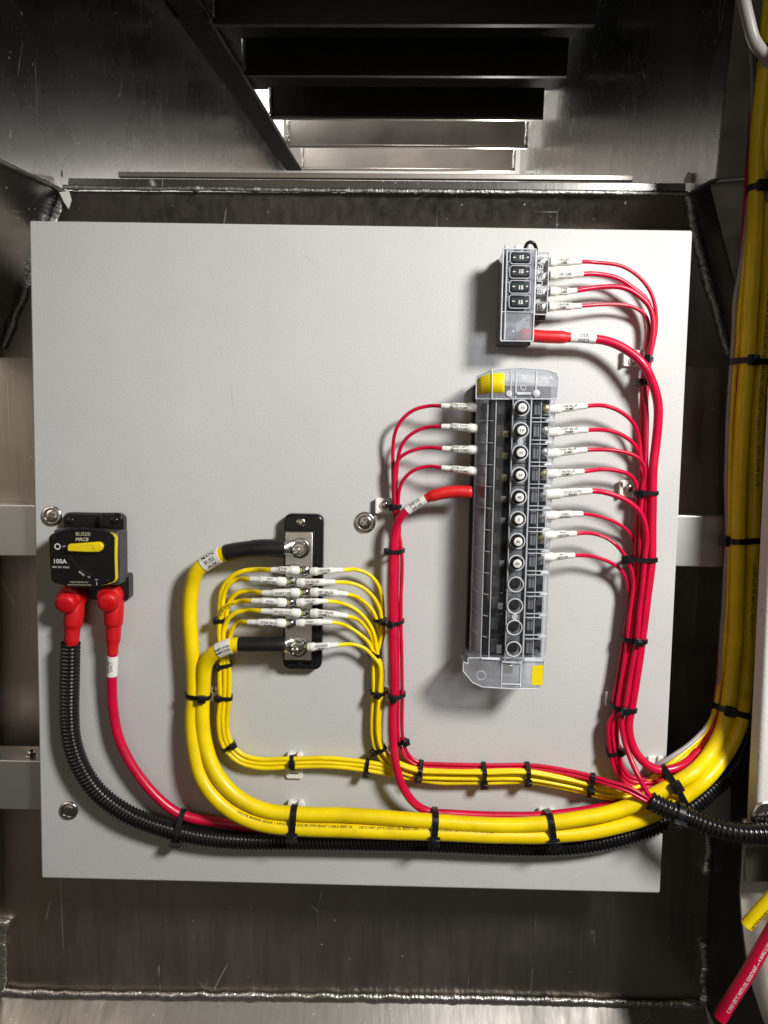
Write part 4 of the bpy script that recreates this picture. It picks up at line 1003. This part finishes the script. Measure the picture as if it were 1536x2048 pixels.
BR_TXT = {'BR1': ['CENTER', 'USB'], 'BR2': ['STRB BILGE', 'PUMP 1'], 'BR3': ['PORT BILGE', 'PUMP 2'], 'BR4': ['VALLEY', 'USB'], 'BR5': ['PORT BILGE', 'PUMP 1'], 'BR6': ['FWD', 'INTELLI'], 'BR7': ['GROUND', 'BUS']}
for i, kx in enumerate(BR_PTS):
    dx, h = BR_LANE[kx]
    q = seg(BR_PTS[kx], HBB + 3, h); q = [(x, y, HBB + (1.8 if j == 0 else 6.5) if j < 3 else hh) for j, (x, y, hh) in enumerate(q)]
    run = lane(BRC, -dx, [h] * 5 + [h + 2, h + 4] + [h + 5] * 8 + [h, h - 3, 0, -4])
    ln = math.hypot(q[2][0] - q[0][0], q[2][1] - q[0][1])
    s0 = 19 if i % 2 else 17
    if kx == 'BR7': s0 = 24
    lab = 'yellow wire with tag reading %s, right side of the bus bar' % ' '.join(BR_TXT[kx])
    if kx in ('BR3', 'BR5'): lab = 'yellow wire leaving right from the %s bus bar screw' % ('third' if kx == 'BR3' else 'fifth')
    if kx == 'BR6': lab = 'yellow wire from the lowest bus bar screw, right side'
    if kx == 'BR7': lab = 'yellow wire fixed under the lower bus bar stud, right side'
    wire(kx, 'yellow_wire', lab, 'wire', q + run, 4.0, 'yellow', GY, s0=s0,
         sleeve=sl(ln - s0, 0.92 if kx in ('BR1', 'BR4', 'BR6') else 0.98, 13), text=BR_TXT[kx], tpos=28, tsize=4.6, sign=1, ring=8.5,
         band='blue' if kx in ('BR1', 'BR4', 'BR6') else 'olive')

# ---- two heavy yellow cables
ANC = 'ANCOR MARINE GRADE 1 AWG E67078 (UL) BC-5W2 BOAT CABLE 600V 105°C DRY (75°C WET) OIL RESISTANT --- 1 AWG LL228036 CSA AWM I A/B 105°C 600V FT1'
YB = [(600, 1097, 21), (566, 1097, 23), (530, 1096, 24), (490, 1099, 23), (452, 1106, 21), (423, 1119, 19), (395, 1141, 17), (384, 1172, 15), (380, 1229, 14), (382, 1286, 14), (386, 1344, 14), (387, 1387, 14), (384, 1438, 15), (387, 1486, 17), (400, 1547, 20),
      (426, 1591, 23), (468, 1626, 25), (517, 1647, 26), (582, 1656, 26), (705, 1661, 26), (862, 1666, 26), (988, 1671, 26), (1086, 1672, 26), (1183, 1663, 26), (1236, 1652, 26), (1292, 1634, 26), (1330, 1616, 26), (1370, 1592, 26),
      (1409, 1560, 26), (1443, 1520, 16.4), (1467, 1481, 12.9), (1482.5, 1437, 8.9), (1490.5, 1377, -5.5), (1495.5, 1312, -7), (1498.5, 1266, -7), (1503.5, 1144, -7), (1507.5, 1046, -7), (1510.5, 949, -7), (1514.5, 826, -7), (1522.5, 725, -7), (1531.5, 623, -7), (1534.5, 521, -7), (1533.5, 390, -7), (1532.5, 308, 3.2), (1535.5, 205, 9), (1538.5, 123, 13.6), (1547.5, -60, 16)]
YA = [(596, 1294, 21), (566, 1290, 23), (530, 1289, 24), (500, 1289, 24), (470, 1290, 23), (447, 1297, 22), (424, 1310, 20), (411, 1330, 18), (406, 1372, 16), (404, 1438, 16), (410, 1486, 17), (426, 1534, 20), (452, 1573, 22), (488, 1603, 24), (533, 1621, 25), (588, 1627, 25), (705, 1631, 25),
      (862, 1642, 26), (988, 1650, 26), (1095, 1646, 27), (1160, 1636, 28), (1214, 1626, 28), (1268, 1608, 28), (1310, 1589, 28), (1345, 1570, 28), (1383, 1547, 27), (1417, 1513, 15.3), (1440, 1473, 11.3), (1451, 1437, 7.7), (1462, 1364, 0.4), (1468, 1299, 0), (1471, 1266, 0),
      (1474, 1144, 0), (1476, 1022, 0), (1480, 930, 0), (1486, 826, 0), (1494, 725, 0), (1500, 623, 0), (1507, 521, 0), (1512, 390, 0), (1516, 287, 3.8), (1524, 200, 11.4), (1532, 123, 18.2), (1548, -60, 22)]
def print_run(path_pts, starts, txt, size, sg, v0): return [(s, txt, size, sg, v0, 'ink') for s in starts]
wire('YB', 'yellow_power_cable', 'heavy yellow cable tagged BUSS AUX, bolted to the upper bus bar stud', 'cable', YB, 15.2, 'yellow', None, s0=0,
     sleeve=[(30, 13), (32, 17.8), (92, 18.0), (97, 16.9), (150, 17.2), (151, 15)], smat='shrink_black', tape=(162, 202), tape_text=(['MAIN', 'BUSS', 'AUX'], 8.4, -1, 0),
     prints=[(880, ANC[:62], 5.2, 1, 14, 'ink'), (1160, ANC[60:], 5.2, 1, 14, 'ink'), ((1516, 775), ANC[:96], 7.6, 1, 2, 'ink'), ((1498, 1215), ANC[96:], 7.0, 1, 2, 'ink')])
wire('YA', 'yellow_power_cable', 'heavy yellow cable tagged AMPLIFIER, bolted to the lower bus bar stud', 'cable', YA, 15.2, 'yellow', None, s0=0,
     sleeve=[(26, 12), (28, 15.5), (60, 16.0), (118, 16.2), (119, 14.5)], smat='shrink_black', tape=(134, 164), tape_text=(['AMPLIFIER', 'AMPLIFIER'], 5.2, -1, 0))
for kx, (sx, sy) in (('YB', (599, 1097)), ('YA', (596, 1294))):
    pa, r = PATHS[kx]; t = [o for o in bpy.data.objects if o.get('label', '').startswith('heavy yellow') and (o.location - pa.at(0)).length < 1e-5][0]
    cpt = P(sx, sy, HBB + 2.2)
    obj('lug_ring', lathe(cpt, OUT, [(.0075, 0), (.0075, .0019)], 28), 'tin', t)
    k = PXM * .965
    e = pa.at(34 * k); v = []
    prof_l = [(pa.at(4 * k), .0066, .0012), (pa.at(14 * k), .0066, .0014), (pa.at(20 * k), .0064, .0034), (pa.at(26 * k), .0058, .0054), (e, .0056, .0056)]
    V, Fc = [], []; n = 16
    for c, a_, b_ in prof_l:
        tg = pa.tan(20 * k); side = tg.cross(OUT).normalized()
        for j in range(n):
            an = 2 * math.pi * j / n; V.append(c + side * math.cos(an) * a_ + OUT * math.sin(an) * b_)
    for i in range(len(prof_l) - 1):
        for j in range(n): Fc.append((i * n + j, i * n + (j + 1) % n, (i + 1) * n + (j + 1) % n, (i + 1) * n + j))
    Fc += [tuple(range(n)), tuple(range((len(prof_l) - 1) * n, len(prof_l) * n))]
    obj('lug_barrel', (V, Fc), 'tin', t)

# ---- breaker cables: one bare red, one inside black conduit; both with red rubber boots
wire('RB', 'red_power_cable', 'red cable with printed tag hanging from the breaker beside the conduit', 'cable',
     [(226, 1192, 14), (227, 1240, 15), (225.5, 1300, 15), (224, 1376, 13), (226, 1416, 12), (234, 1463, 12), (253, 1511, 12), (278, 1552, 12), (307, 1587, 12), (339, 1615, 12), (367, 1631, 11), (411, 1641, 9), (459, 1648, 8), (520, 1656, 8), (600, 1664, 7), (760, 1668, 7)],
     10.2, 'red', None, sleeve=[(62, 14), (80, 13.6), (88, 12.6), (102, 11.6), (105, 11.2), (118, 11.0)], smat='red_shrink', tape=(123, 165), tape_text=(['BREAKER', 'SUPPLY'], 4.4, -1, 0))
def corrugated(key, name, label, pts, rpx, period=3.35):
    hm = sum(p[2] for p in pts) / len(pts); r = rpx * PXM * (1 - hm / 640)
    pa = Path(sm(pts), 0.0006); PATHS[key] = (pa, r); t = thing(name, label, 'conduit', pa.at(0).copy())
    def rf(s):
        ph = (s * 1000 / period) % 1.0
        return r * (0.86 + 0.14 * (0.5 + 0.5 * math.tanh(3.2 * math.sin(2 * math.pi * ph) + 1.2)))
    obj('tube', tube(pa, 0, pa.L, rf, 30, 0.00042, caps=False), 'conduit', t, auto=False)
    obj('inside', tube(pa, 0.0008, 0.03, r * 0.78, 16, caps=True), 'ink', t)
    return t
corrugated('C1', 'corrugated_conduit', 'long black corrugated conduit sweeping from the breaker along the board foot',
           [(141, 1286, 16), (140, 1340, 14), (139, 1390, 12), (139, 1432, 11), (143, 1479, 11), (158, 1527, 11), (184, 1571, 11), (215, 1602, 11), (260, 1631, 11), (307, 1650, 11), (364, 1666, 11), (427, 1677, 10.5), (480, 1681, 10.5), (590, 1682, 10), (720, 1684, 10), (870, 1687, 10),
            (985, 1692, 10), (1090, 1694, 10), (1167, 1689, 10), (1230, 1677, 11), (1290, 1658, 12), (1340, 1635, 13), (1385, 1610, 13), (1423, 1577, 10), (1462, 1540, 6), (1484, 1505, 0), (1500, 1440, -8), (1510, 1300, -16)], 19.5)
corrugated('C2', 'corrugated_conduit', 'short black corrugated conduit swallowing the red wires and crossing the white panel edge',
           [(1301, 1602, 37), (1322, 1613, 40), (1344, 1622, 44), (1383, 1638, 48), (1422, 1653, 56), (1462, 1663, 63), (1500, 1667, 66), (1540, 1666, 66), (1620, 1660, 66)], 20.5, 3.6)
def boot(x, y, cap_r, ring_xy, tail, label, key):
    t = thing('rubber_boot', label, 'terminal boot', P(x, y, 6), 'red boots under the breaker')
    c0 = P(ring_xy[0], ring_xy[1], 11)
    R_ = 10.6
    obj('hood', lathe(c0, OUT, [(.0070, -.004), (R_ * MM, -.003), (R_ * MM, .006), (R_ * .93 * MM, .0095), (.0070, .011)], 32), 'red_rubber', t)
    c1 = P(x, y, 27); ax = (c1 - c0)
    l = ax.length
    obj('cap', lathe(c0, ax, [(.0086, l * .2), (.0088, l * .7), (.0086, l * .92), (.0079, l * 1.02), (.0066, l * 1.08), (.0030, l * 1.10)], 32), 'red_rubber', t)
    obj('lip', torus(c0 - OUT * .0026, R_ * MM, .0008, 32, 8), 'red_rubber', t)
    obj('rim', torus(c0 + ax.normalized() * l * .93, .0084, .0005, 32, 6, ax.normalized()), 'red_rubber', t)
    pa = Path(sm(tail), .001); k = PXM * .97
    obj('neck', tube_prof(pa, [(0, .0080), (.25 * pa.L, .0082), (.55 * pa.L, .0078), (.60 * pa.L, .0074), (.62 * pa.L, .0066), (.92 * pa.L, .0062), (.96 * pa.L, .0054), (pa.L, .0053)], 24), 'red_rubber', t)
boot(130, 1210, 21, (146, 1192), [(147, 1192, 14), (149, 1225, 15), (145, 1256, 16), (143, 1292, 16)], 'red rubber boot above the mouth of the black conduit', 'b1')
boot(215, 1207, 21, (225, 1190), [(227, 1192, 14), (228, 1222, 15), (227, 1250, 15), (226, 1288, 15)], 'red rubber boot on the bare red cable of the breaker', 'b2')
wire('RC', 'red_cable_core', 'short length of red cable entering the mouth of the long conduit', 'cable', [(143, 1280, 16), (141.5, 1300, 16), (140, 1330, 14)], 11, 'red', None)

# ---- upright bundle beyond the right edge of the board
wire('W1', 'white_cable', 'thin dusty white cable on the outside of the upright yellow bundle', 'cable',
     [(1300, 1535, 8), (1323, 1526, 14), (1345, 1512, 14), (1379, 1488, 10), (1411, 1456, 1.2), (1429, 1422, -1.7), (1436, 1385, -4.9), (1443, 1286, -7), (1451, 1169, -7), (1454, 1050, -7), (1453, 949, -7), (1457, 826, -7), (1463, 737, -7), (1467, 674, -7), (1470, 600, -7), (1482, 534, -7), (1492, 445, -7), (1502, 330, -7), (1505, 230, -5.8), (1502, 120, -4.5), (1492, -60, -4)], 4.6, 'white_vinyl', None)
wire('W3', 'yellow_wire', 'thin yellow wire tucked between white cable and heavy yellow cable', 'wire',
     [(1310, 1545, 8), (1336, 1531, 14), (1371, 1502, 9), (1405, 1470, 2.8), (1430, 1420, -1.2), (1440, 1360, -6), (1449, 1286, -6), (1457, 1169, -6), (1459, 1050, -6), (1459, 949, -6), (1463, 826, -6), (1470, 737, -6), (1476, 674, -6), (1481, 600, -6), (1490, 520, -6), (1499, 420, -6), (1505, 330, -6), (1510, 260, 3), (1520, 165, 15.1), (1532, 95, 24.1), (1544, -20, 26)], 5.0, 'yellow', GY)
wire('W2', 'white_cable', 'fat white cable bulging out at the top of the upright bundle', 'cable',
     [(1478, -40, 40), (1488, 0, 42), (1498, 45, 42), (1508, 82, 40), (1524, 105, 34), (1540, 130, 22), (1546, 220, 10), (1542, 400, 2)], 11, 'white_vinyl', None)
wire('E1', 'loose_yellow_cable', 'cut end of a loose yellow cable hanging by the bright frame', 'cable',
     [(1493, 1851, 132), (1515, 1826, 133), (1536, 1803, 134), (1570, 1765, 136), (1640, 1690, 136)], 13.5, 'yellow', None,
     prints=[(34, 'WG E67078 (UL) BC-', 7.2, -1, 3, 'ink')])
wire('E2', 'loose_red_cable', 'cut end of a loose red cable hanging by the bright frame', 'cable',
     [(1440, 2036, 128), (1470, 1986, 130), (1505, 1930, 131), (1536, 1876, 132), (1580, 1800, 134), (1650, 1690, 134)], 14.5, 'red', None,
     prints=[(118, 'C DRY (75°C WET) OIL RESISTANT --- 4 AWG LL2280', 7.6, 1, 2, 'ink_white')])


# ================================================================ tie mounts
def mount(x, y, label, w=36, l=40, vertical=False, screw_at=None):
    t = thing('tie_mount', label, 'tie mount', P(x, y, 0), 'white nylon tie mounts')
    a, b, c, d = pxrect(x - w / 2, y - l / 2, x + w / 2, y + l / 2, 3)
    obj('base', prism(rrect(a, b, c, d, .0022, 4), .0001, .0028), 'nylon', t, bevel=.0005)
    if vertical:   # saddle ears above and below the run
        for sx in (-1, 1):
            e0, f0, e1, f1 = pxrect(x + sx * w * .28 - w * .15, y - l * .5, x + sx * w * .28 + w * .15, y - l * .16, 8)
            obj('ear', prism(rrect(e0, f0, e1, f1, .0016, 4), .0027, .0085), 'nylon', t, bevel=.0006)
        obj('slot', pbox(x - w * .26, y + l * .27, x + w * .22, y + l * .31, 2.75, 2.95), 'ink', t, smooth=False)
    else:
        e0, f0, e1, f1 = pxrect(x + w * .12, y - l * .48, x + w * .48, y + l * .48, 6)
        obj('saddle', box(e0, f0, e1, f1, .0027, .006), 'nylon', t, bevel=.0008)
        e0, f0, e1, f1 = pxrect(x - w * .5, y - l * .48, x - w * .34, y + l * .48, 6)
        obj('lip', box(e0, f0, e1, f1, .0027, .0062), 'nylon', t, bevel=.0008)
    if screw_at: screw(t, screw_at[0], screw_at[1], 2.9, 3.9, 2.6, 28)
mount(1268, 716, 'white tie mount under the USB feed by its first cable tie', 42, 34, screw_at=(1266, 722))
mount(1262, 978, 'white tie mount beside the red bundle, right of the button marked 40', 46, 36, screw_at=(1258, 976))
mount(772, 1012, 'white tie mount on the four thin red wires next to a board bolt', 44, 32, screw_at=(769, 1010))
mount(428, 1388, 'tie mount between the heavy and the thin yellow cables left of the bus bar', 34, 32, screw_at=(432, 1380))
mount(774, 1389, 'tie mount between yellow and red wires below the bus bar', 30, 30, screw_at=(771, 1382))
mount(589, 1532, 'white tie mount under the thin yellow run with its slotted foot showing', 34, 52, True)
mount(591, 1634, 'white tie mount under the heavy yellow cables below the slotted one', 36, 62, True)
mount(1093, 1650, 'white tie mount behind the heavy yellow cables near the right end', 36, 62, True)
mount(1228, 1398, 'white tie mount behind the red bundle below the breaker block level', 32, 30)
mount(1312, 1528, 'white tie mount where the red feed meets the heavy yellow cables', 32, 30)

# ================================================================ cable ties
def hull(p):
    p = sorted(set(p))
    def half(q):
        o = []
        for a in q:
            while len(o) > 1 and (o[-1][0] - o[-2][0]) * (a[1] - o[-2][1]) - (o[-1][1] - o[-2][1]) * (a[0] - o[-2][0]) <= 0: o.pop()
            o.append(a)
        return o
    lo, up = half(p), half(reversed(p)); return lo[:-1] + up[:-1]
def tie(x, y, keys, label, w=2.6, head=(0, 1), mat='tie', ref=None, tail=0.0, hsize=1.0):
    """Cable tie drawn tight round the named cables at a pixel."""
    w *= 1.18; hsize *= 1.15
    def near(k):
        pa, r = PATHS[k]; best = None
        for i, p in enumerate(pa.p):
            d = p - C; s = (-0.012 - C.y) / d.y            # compare on one plane
            q = P(x, y, 12); dd = (Vector((p.x - q.x, 0, p.z - q.z))).length
            if best is None or dd < best[0]: best = (dd, i)
        return best[1]
    pa0, _ = PATHS[ref or keys[0]]; i0 = near(ref or keys[0])
    tg = (pa0.p[min(pa0.n, i0 + 4)] - pa0.p[max(0, i0 - 4)]); tg.y *= 0.4; tg.normalize()
    ac = tg.cross(OUT).normalized()
    if ac.x < 0 or (abs(ac.x) < 0.3 and ac.z < 0): ac = -ac
    nu = ac.cross(tg); nu = nu if nu.dot(OUT) > 0 else -nu
    o3 = pa0.p[i0]; pts = []
    for k in keys:
        pa, r = PATHS[k]; i1 = near(k); best = None
        for i in range(max(0, i1 - 25), min(pa.n, i1 + 25) + 1):
            e = abs((pa.p[i] - o3).dot(tg))
            if best is None or e < best[0]: best = (e, i)
        q = pa.p[best[1]] - o3; cu, cv_ = q.dot(ac), q.dot(nu)
        for j in range(20):
            a = 2 * math.pi * j / 20; pts.append((round(cu + math.cos(a) * (r + .00025), 6), round(cv_ + math.sin(a) * (r + .00025), 6)))
    hl = hull(pts); n = len(hl)
    cu = sum(p[0] for p in hl) / n; cv_ = sum(p[1] for p in hl) / n
    nm = []
    for i in range(n):
        a, b_ = hl[i - 1], hl[(i + 1) % n]; dx, dy = b_[0] - a[0], b_[1] - a[1]; l = math.hypot(dx, dy) or 1; nm.append((dy / l, -dx / l))
    th = .0011; W2 = w * MM / 2; V, Fc = [], []
    for (u, v), (nu_, nv) in zip(hl, nm):
        for e, s in ((0, -1), (0, 1), (th, 1), (th, -1)):
            V.append(o3 + ac * (u + nu_ * e) + nu * (v + nv * e) + tg * (W2 * s))
    for i in range(n):
        j = (i + 1) % n
        for q in range(4): Fc.append((i * 4 + q, i * 4 + (q + 1) % 4, j * 4 + (q + 1) % 4, j * 4 + q))
    t = thing('cable_tie', label, 'cable tie', o3.copy(), 'cable ties')
    obj('strap', (V, Fc), mat, t, smooth=True)
    hd = Vector((head[0], head[1])); hd.normalize()
    bi = max(range(n), key=lambda i: (hl[i][0] - cu) * hd.x + (hl[i][1] - cv_) * hd.y)
    # support point: middle of the stretch of hull facing that way
    m_ = max((hl[i][0] - cu) * hd.x + (hl[i][1] - cv_) * hd.y for i in range(n))
    px_ = [hl[i] for i in range(n) if (hl[i][0] - cu) * hd.x + (hl[i][1] - cv_) * hd.y > m_ - .0004]
    hu, hv_ = sum(p[0] for p in px_) / len(px_), sum(p[1] for p in px_) / len(px_)
    ax = ac * hd.x + nu * hd.y; sd = tg.cross(ax).normalized()
    hc = o3 + ac * hu + nu * hv_ + ax * (.0020)
    s1, s2, s3 = w * .78 * MM * hsize, w * .80 * MM * hsize, .0021
    cs = [hc + sd * (a * s2) + tg * (b_ * s1) + ax * (c_ * s3) for c_ in (1, -1) for a, b_ in ((-1, -1), (1, -1), (1, 1), (-1, 1))]
    hob = obj('head', hexa(cs), mat, t, smooth=True, bevel=.0005)
    cs = [hc + sd * (a * s2 * .62) + tg * (b_ * s1 * .5) + ax * (s3 + c_ * .0005) for c_ in (1, -1) for a, b_ in ((-1, -1), (1, -1), (1, 1), (-1, 1))]
    obj('pawl', hexa(cs), 'conduit', hob, smooth=False, bevel=.0003)
    if tail:
        cs = [hc + sd * (s2 * .9 + (a + 1) / 2 * tail * MM) + tg * (b_ * W2 * .9) + ax * (.0006 + c_ * .0005) for c_ in (1, -1) for a, b_ in ((-1, -1), (1, -1), (1, 1), (-1, 1))]
        obj('tail', hexa(cs), mat, t, smooth=False)
A_ = ['A1', 'A2', 'A3', 'A4']; Lk = ['L1', 'L2', 'L3', 'L4']; BLk = ['BL%d' % i for i in range(1, 7)]; BRk = ['BR%d' % i for i in range(1, 8)]
RT = A_ + ['R1', 'R2', 'R3', 'R4']
tie(1297, 716, A_, 'black cable tie on the four small red fuse wires by their white mount', 2.6, (-.5, .9))
tie(1288, 763, A_, 'black cable tie half hidden behind the USB feed cable', 2.8, (-1, .3))
tie(1287, 986, RT + ['USB'], 'black cable tie on the red bundle beside the button marked 40', 3.0, (-.55, .9), ref='USB')
tie(1285, 1118, RT + ['R5', 'R6', 'R7', 'USB'], 'black cable tie on the red bundle beside the lowest numbered button', 3.2, (-.45, .9), ref='USB')
tie(1268, 1279, RT + ['R5', 'R6', 'R7', 'R8', 'USB'], 'black cable tie on the red bundle beside the foot of the breaker block', 3.2, (.1, 1), ref='USB')
tie(1244, 1413, RT + ['R5', 'R6', 'R7', 'R8', 'USB'], 'black cable tie on the red bundle just above where it splits', 3.2, (.2, 1), ref='USB')
tie(1229, 1503, RT + ['R6', 'R7', 'R8'], 'black cable tie on the thin red wires below the split', 3.0, (.7, .8), ref='R4')
tie(790, 1013, Lk, 'small black cable tie on four thin red wires at the white mount', 2.6, (-.6, .8), ref='L1')
tie(790, 1100, Lk + ['H24'], 'black cable tie on red wires level with the upper bus bar stud', 2.6, (-.9, .6), ref='H24')
tie(790, 1243, Lk + ['H24'], 'black cable tie on red wires level with the fifth bus bar screw', 2.6, (-.3, 1), ref='H24')
tie(790, 1392, Lk + ['H24'], 'black cable tie on red wires below the bus bar beside a mount', 2.8, (-.1, 1), ref='H24')
tie(803, 1486, Lk, 'black cable tie on thin red wires where they bend right', 2.8, (.6, .8), ref='L2')
tie(437, 1240, ['BL1', 'BL4'], 'small black cable tie on two yellow wires left of the bus bar', 2.6, (-1, .5), ref='BL1')
tie(449, 1331, BLk, 'black cable tie on yellow wires beside the lower end of the bus bar', 2.6, (-.6, .9), ref='BL1')
tie(449, 1397, BLk, 'black cable tie on thin yellow wires left of the bus bar, at the screw', 2.6, (-.3, 1), ref='BL1')
tie(458, 1496, BLk, 'black cable tie on thin yellow wires at their lower left bend', 2.6, (.4, .9), ref='BL5')
tie(585, 1526, BLk, 'black cable tie on the thin yellow run over the slotted mount', 2.6, (0, 1), ref='BL5')
tie(734, 1533, BLk, 'black cable tie on the thin yellow run just before the red cable', 2.6, (-.7, .8), ref='BL5')
tie(763, 1243, ['BR1', 'BR2', 'BR3'], 'black cable tie on yellow wires right of the bus bar, level with its fifth screw', 2.6, (.2, 1), ref='BR1')
tie(756, 1314, ['BR1', 'BR2', 'BR3', 'BR4', 'BR5', 'BR6'], 'black cable tie on yellow wires right of the lower bus bar stud', 2.6, (-.8, .4), ref='BR1')
tie(755, 1388, BRk, 'black cable tie on yellow wires below the bus bar beside the red cables', 2.6, (-.6, .9), ref='BR2')
tie(760, 1502, BRk, 'black cable tie on yellow wires at their lower bend by the red cable', 2.6, (-.8, .8), ref='BR2')
RUN = Lk + BRk + BLk
tie(838, 1542, RUN, 'black cable tie on the red and yellow run just right of the red feed', 3.0, (-.5, .8), ref='L3')
tie(968, 1546, RUN, 'black cable tie on the red and yellow run below the breaker block', 3.0, (-.5, .8), ref='L3')
tie(1057, 1546, RUN, 'black cable tie on the red and yellow run under the yellow corner sticker', 3.0, (-.5, .8), ref='L3')
tie(1178, 1566, RUN, 'black cable tie on the red and yellow run nearest the short conduit', 3.0, (-.5, .8), ref='L3')
tie(397, 1390, ['YA', 'YB'], 'black cable tie on two heavy yellow cables left of the bus bar', 3.0, (.2, 1), ref='YA')
tie(591, 1642, ['YA', 'YB'], 'large black cable tie on two heavy yellow cables below the slotted mount', 4.4, (-.6, .8), ref='YA', tail=5)
tie(868, 1655, ['YA', 'YB', 'H24'], 'large black cable tie where the red feed joins the heavy yellow cables', 4.4, (-.5, .9), ref='YA', tail=6)
tie(1097, 1658, ['YA', 'YB', 'H24'], 'large black cable tie on heavy yellow cables left of the short conduit', 4.4, (-.5, .9), ref='YA', tail=6)
tie(360, 1650, ['RB', 'C1'], 'black cable tie joining the breaker red cable to the long conduit', 4.0, (-1, .5), ref='C1')
tie(1338, 1560, ['USB', 'YA', 'YB'], 'large black cable tie on heavy yellow cables above the short conduit', 4.4, (-.1, 1), ref='YA')
tie(1319, 1612, ['C2'], 'glossy black cable tie round the mouth of the short conduit', 4.6, (-.7, .8), ref='C2', hsize=1.1)
UP = ['W1', 'W3', 'YA', 'YB']
tie(1462, 1424, UP + ['USB'], 'black cable tie at the foot of the upright bundle', 4.2, (-.2, 1), ref='YA')
tie(1478, 1087, UP, 'black cable tie on the upright bundle level with the aluminium rail', 4.2, (-1, .2), ref='YA')
tie(1492, 720, UP, 'black cable tie on the upright bundle below the printed words', 4.2, (.3, 1), ref='YA')
tie(1514, 366, UP, 'black cable tie on the upright bundle level with the top weld', 4.2, (.1, 1), ref='YA')
tie(1526, 120, ['W3', 'YA', 'YB'], 'black cable tie on the upright bundle under the fat white cable', 4.2, (-.6, .9), ref='YA')
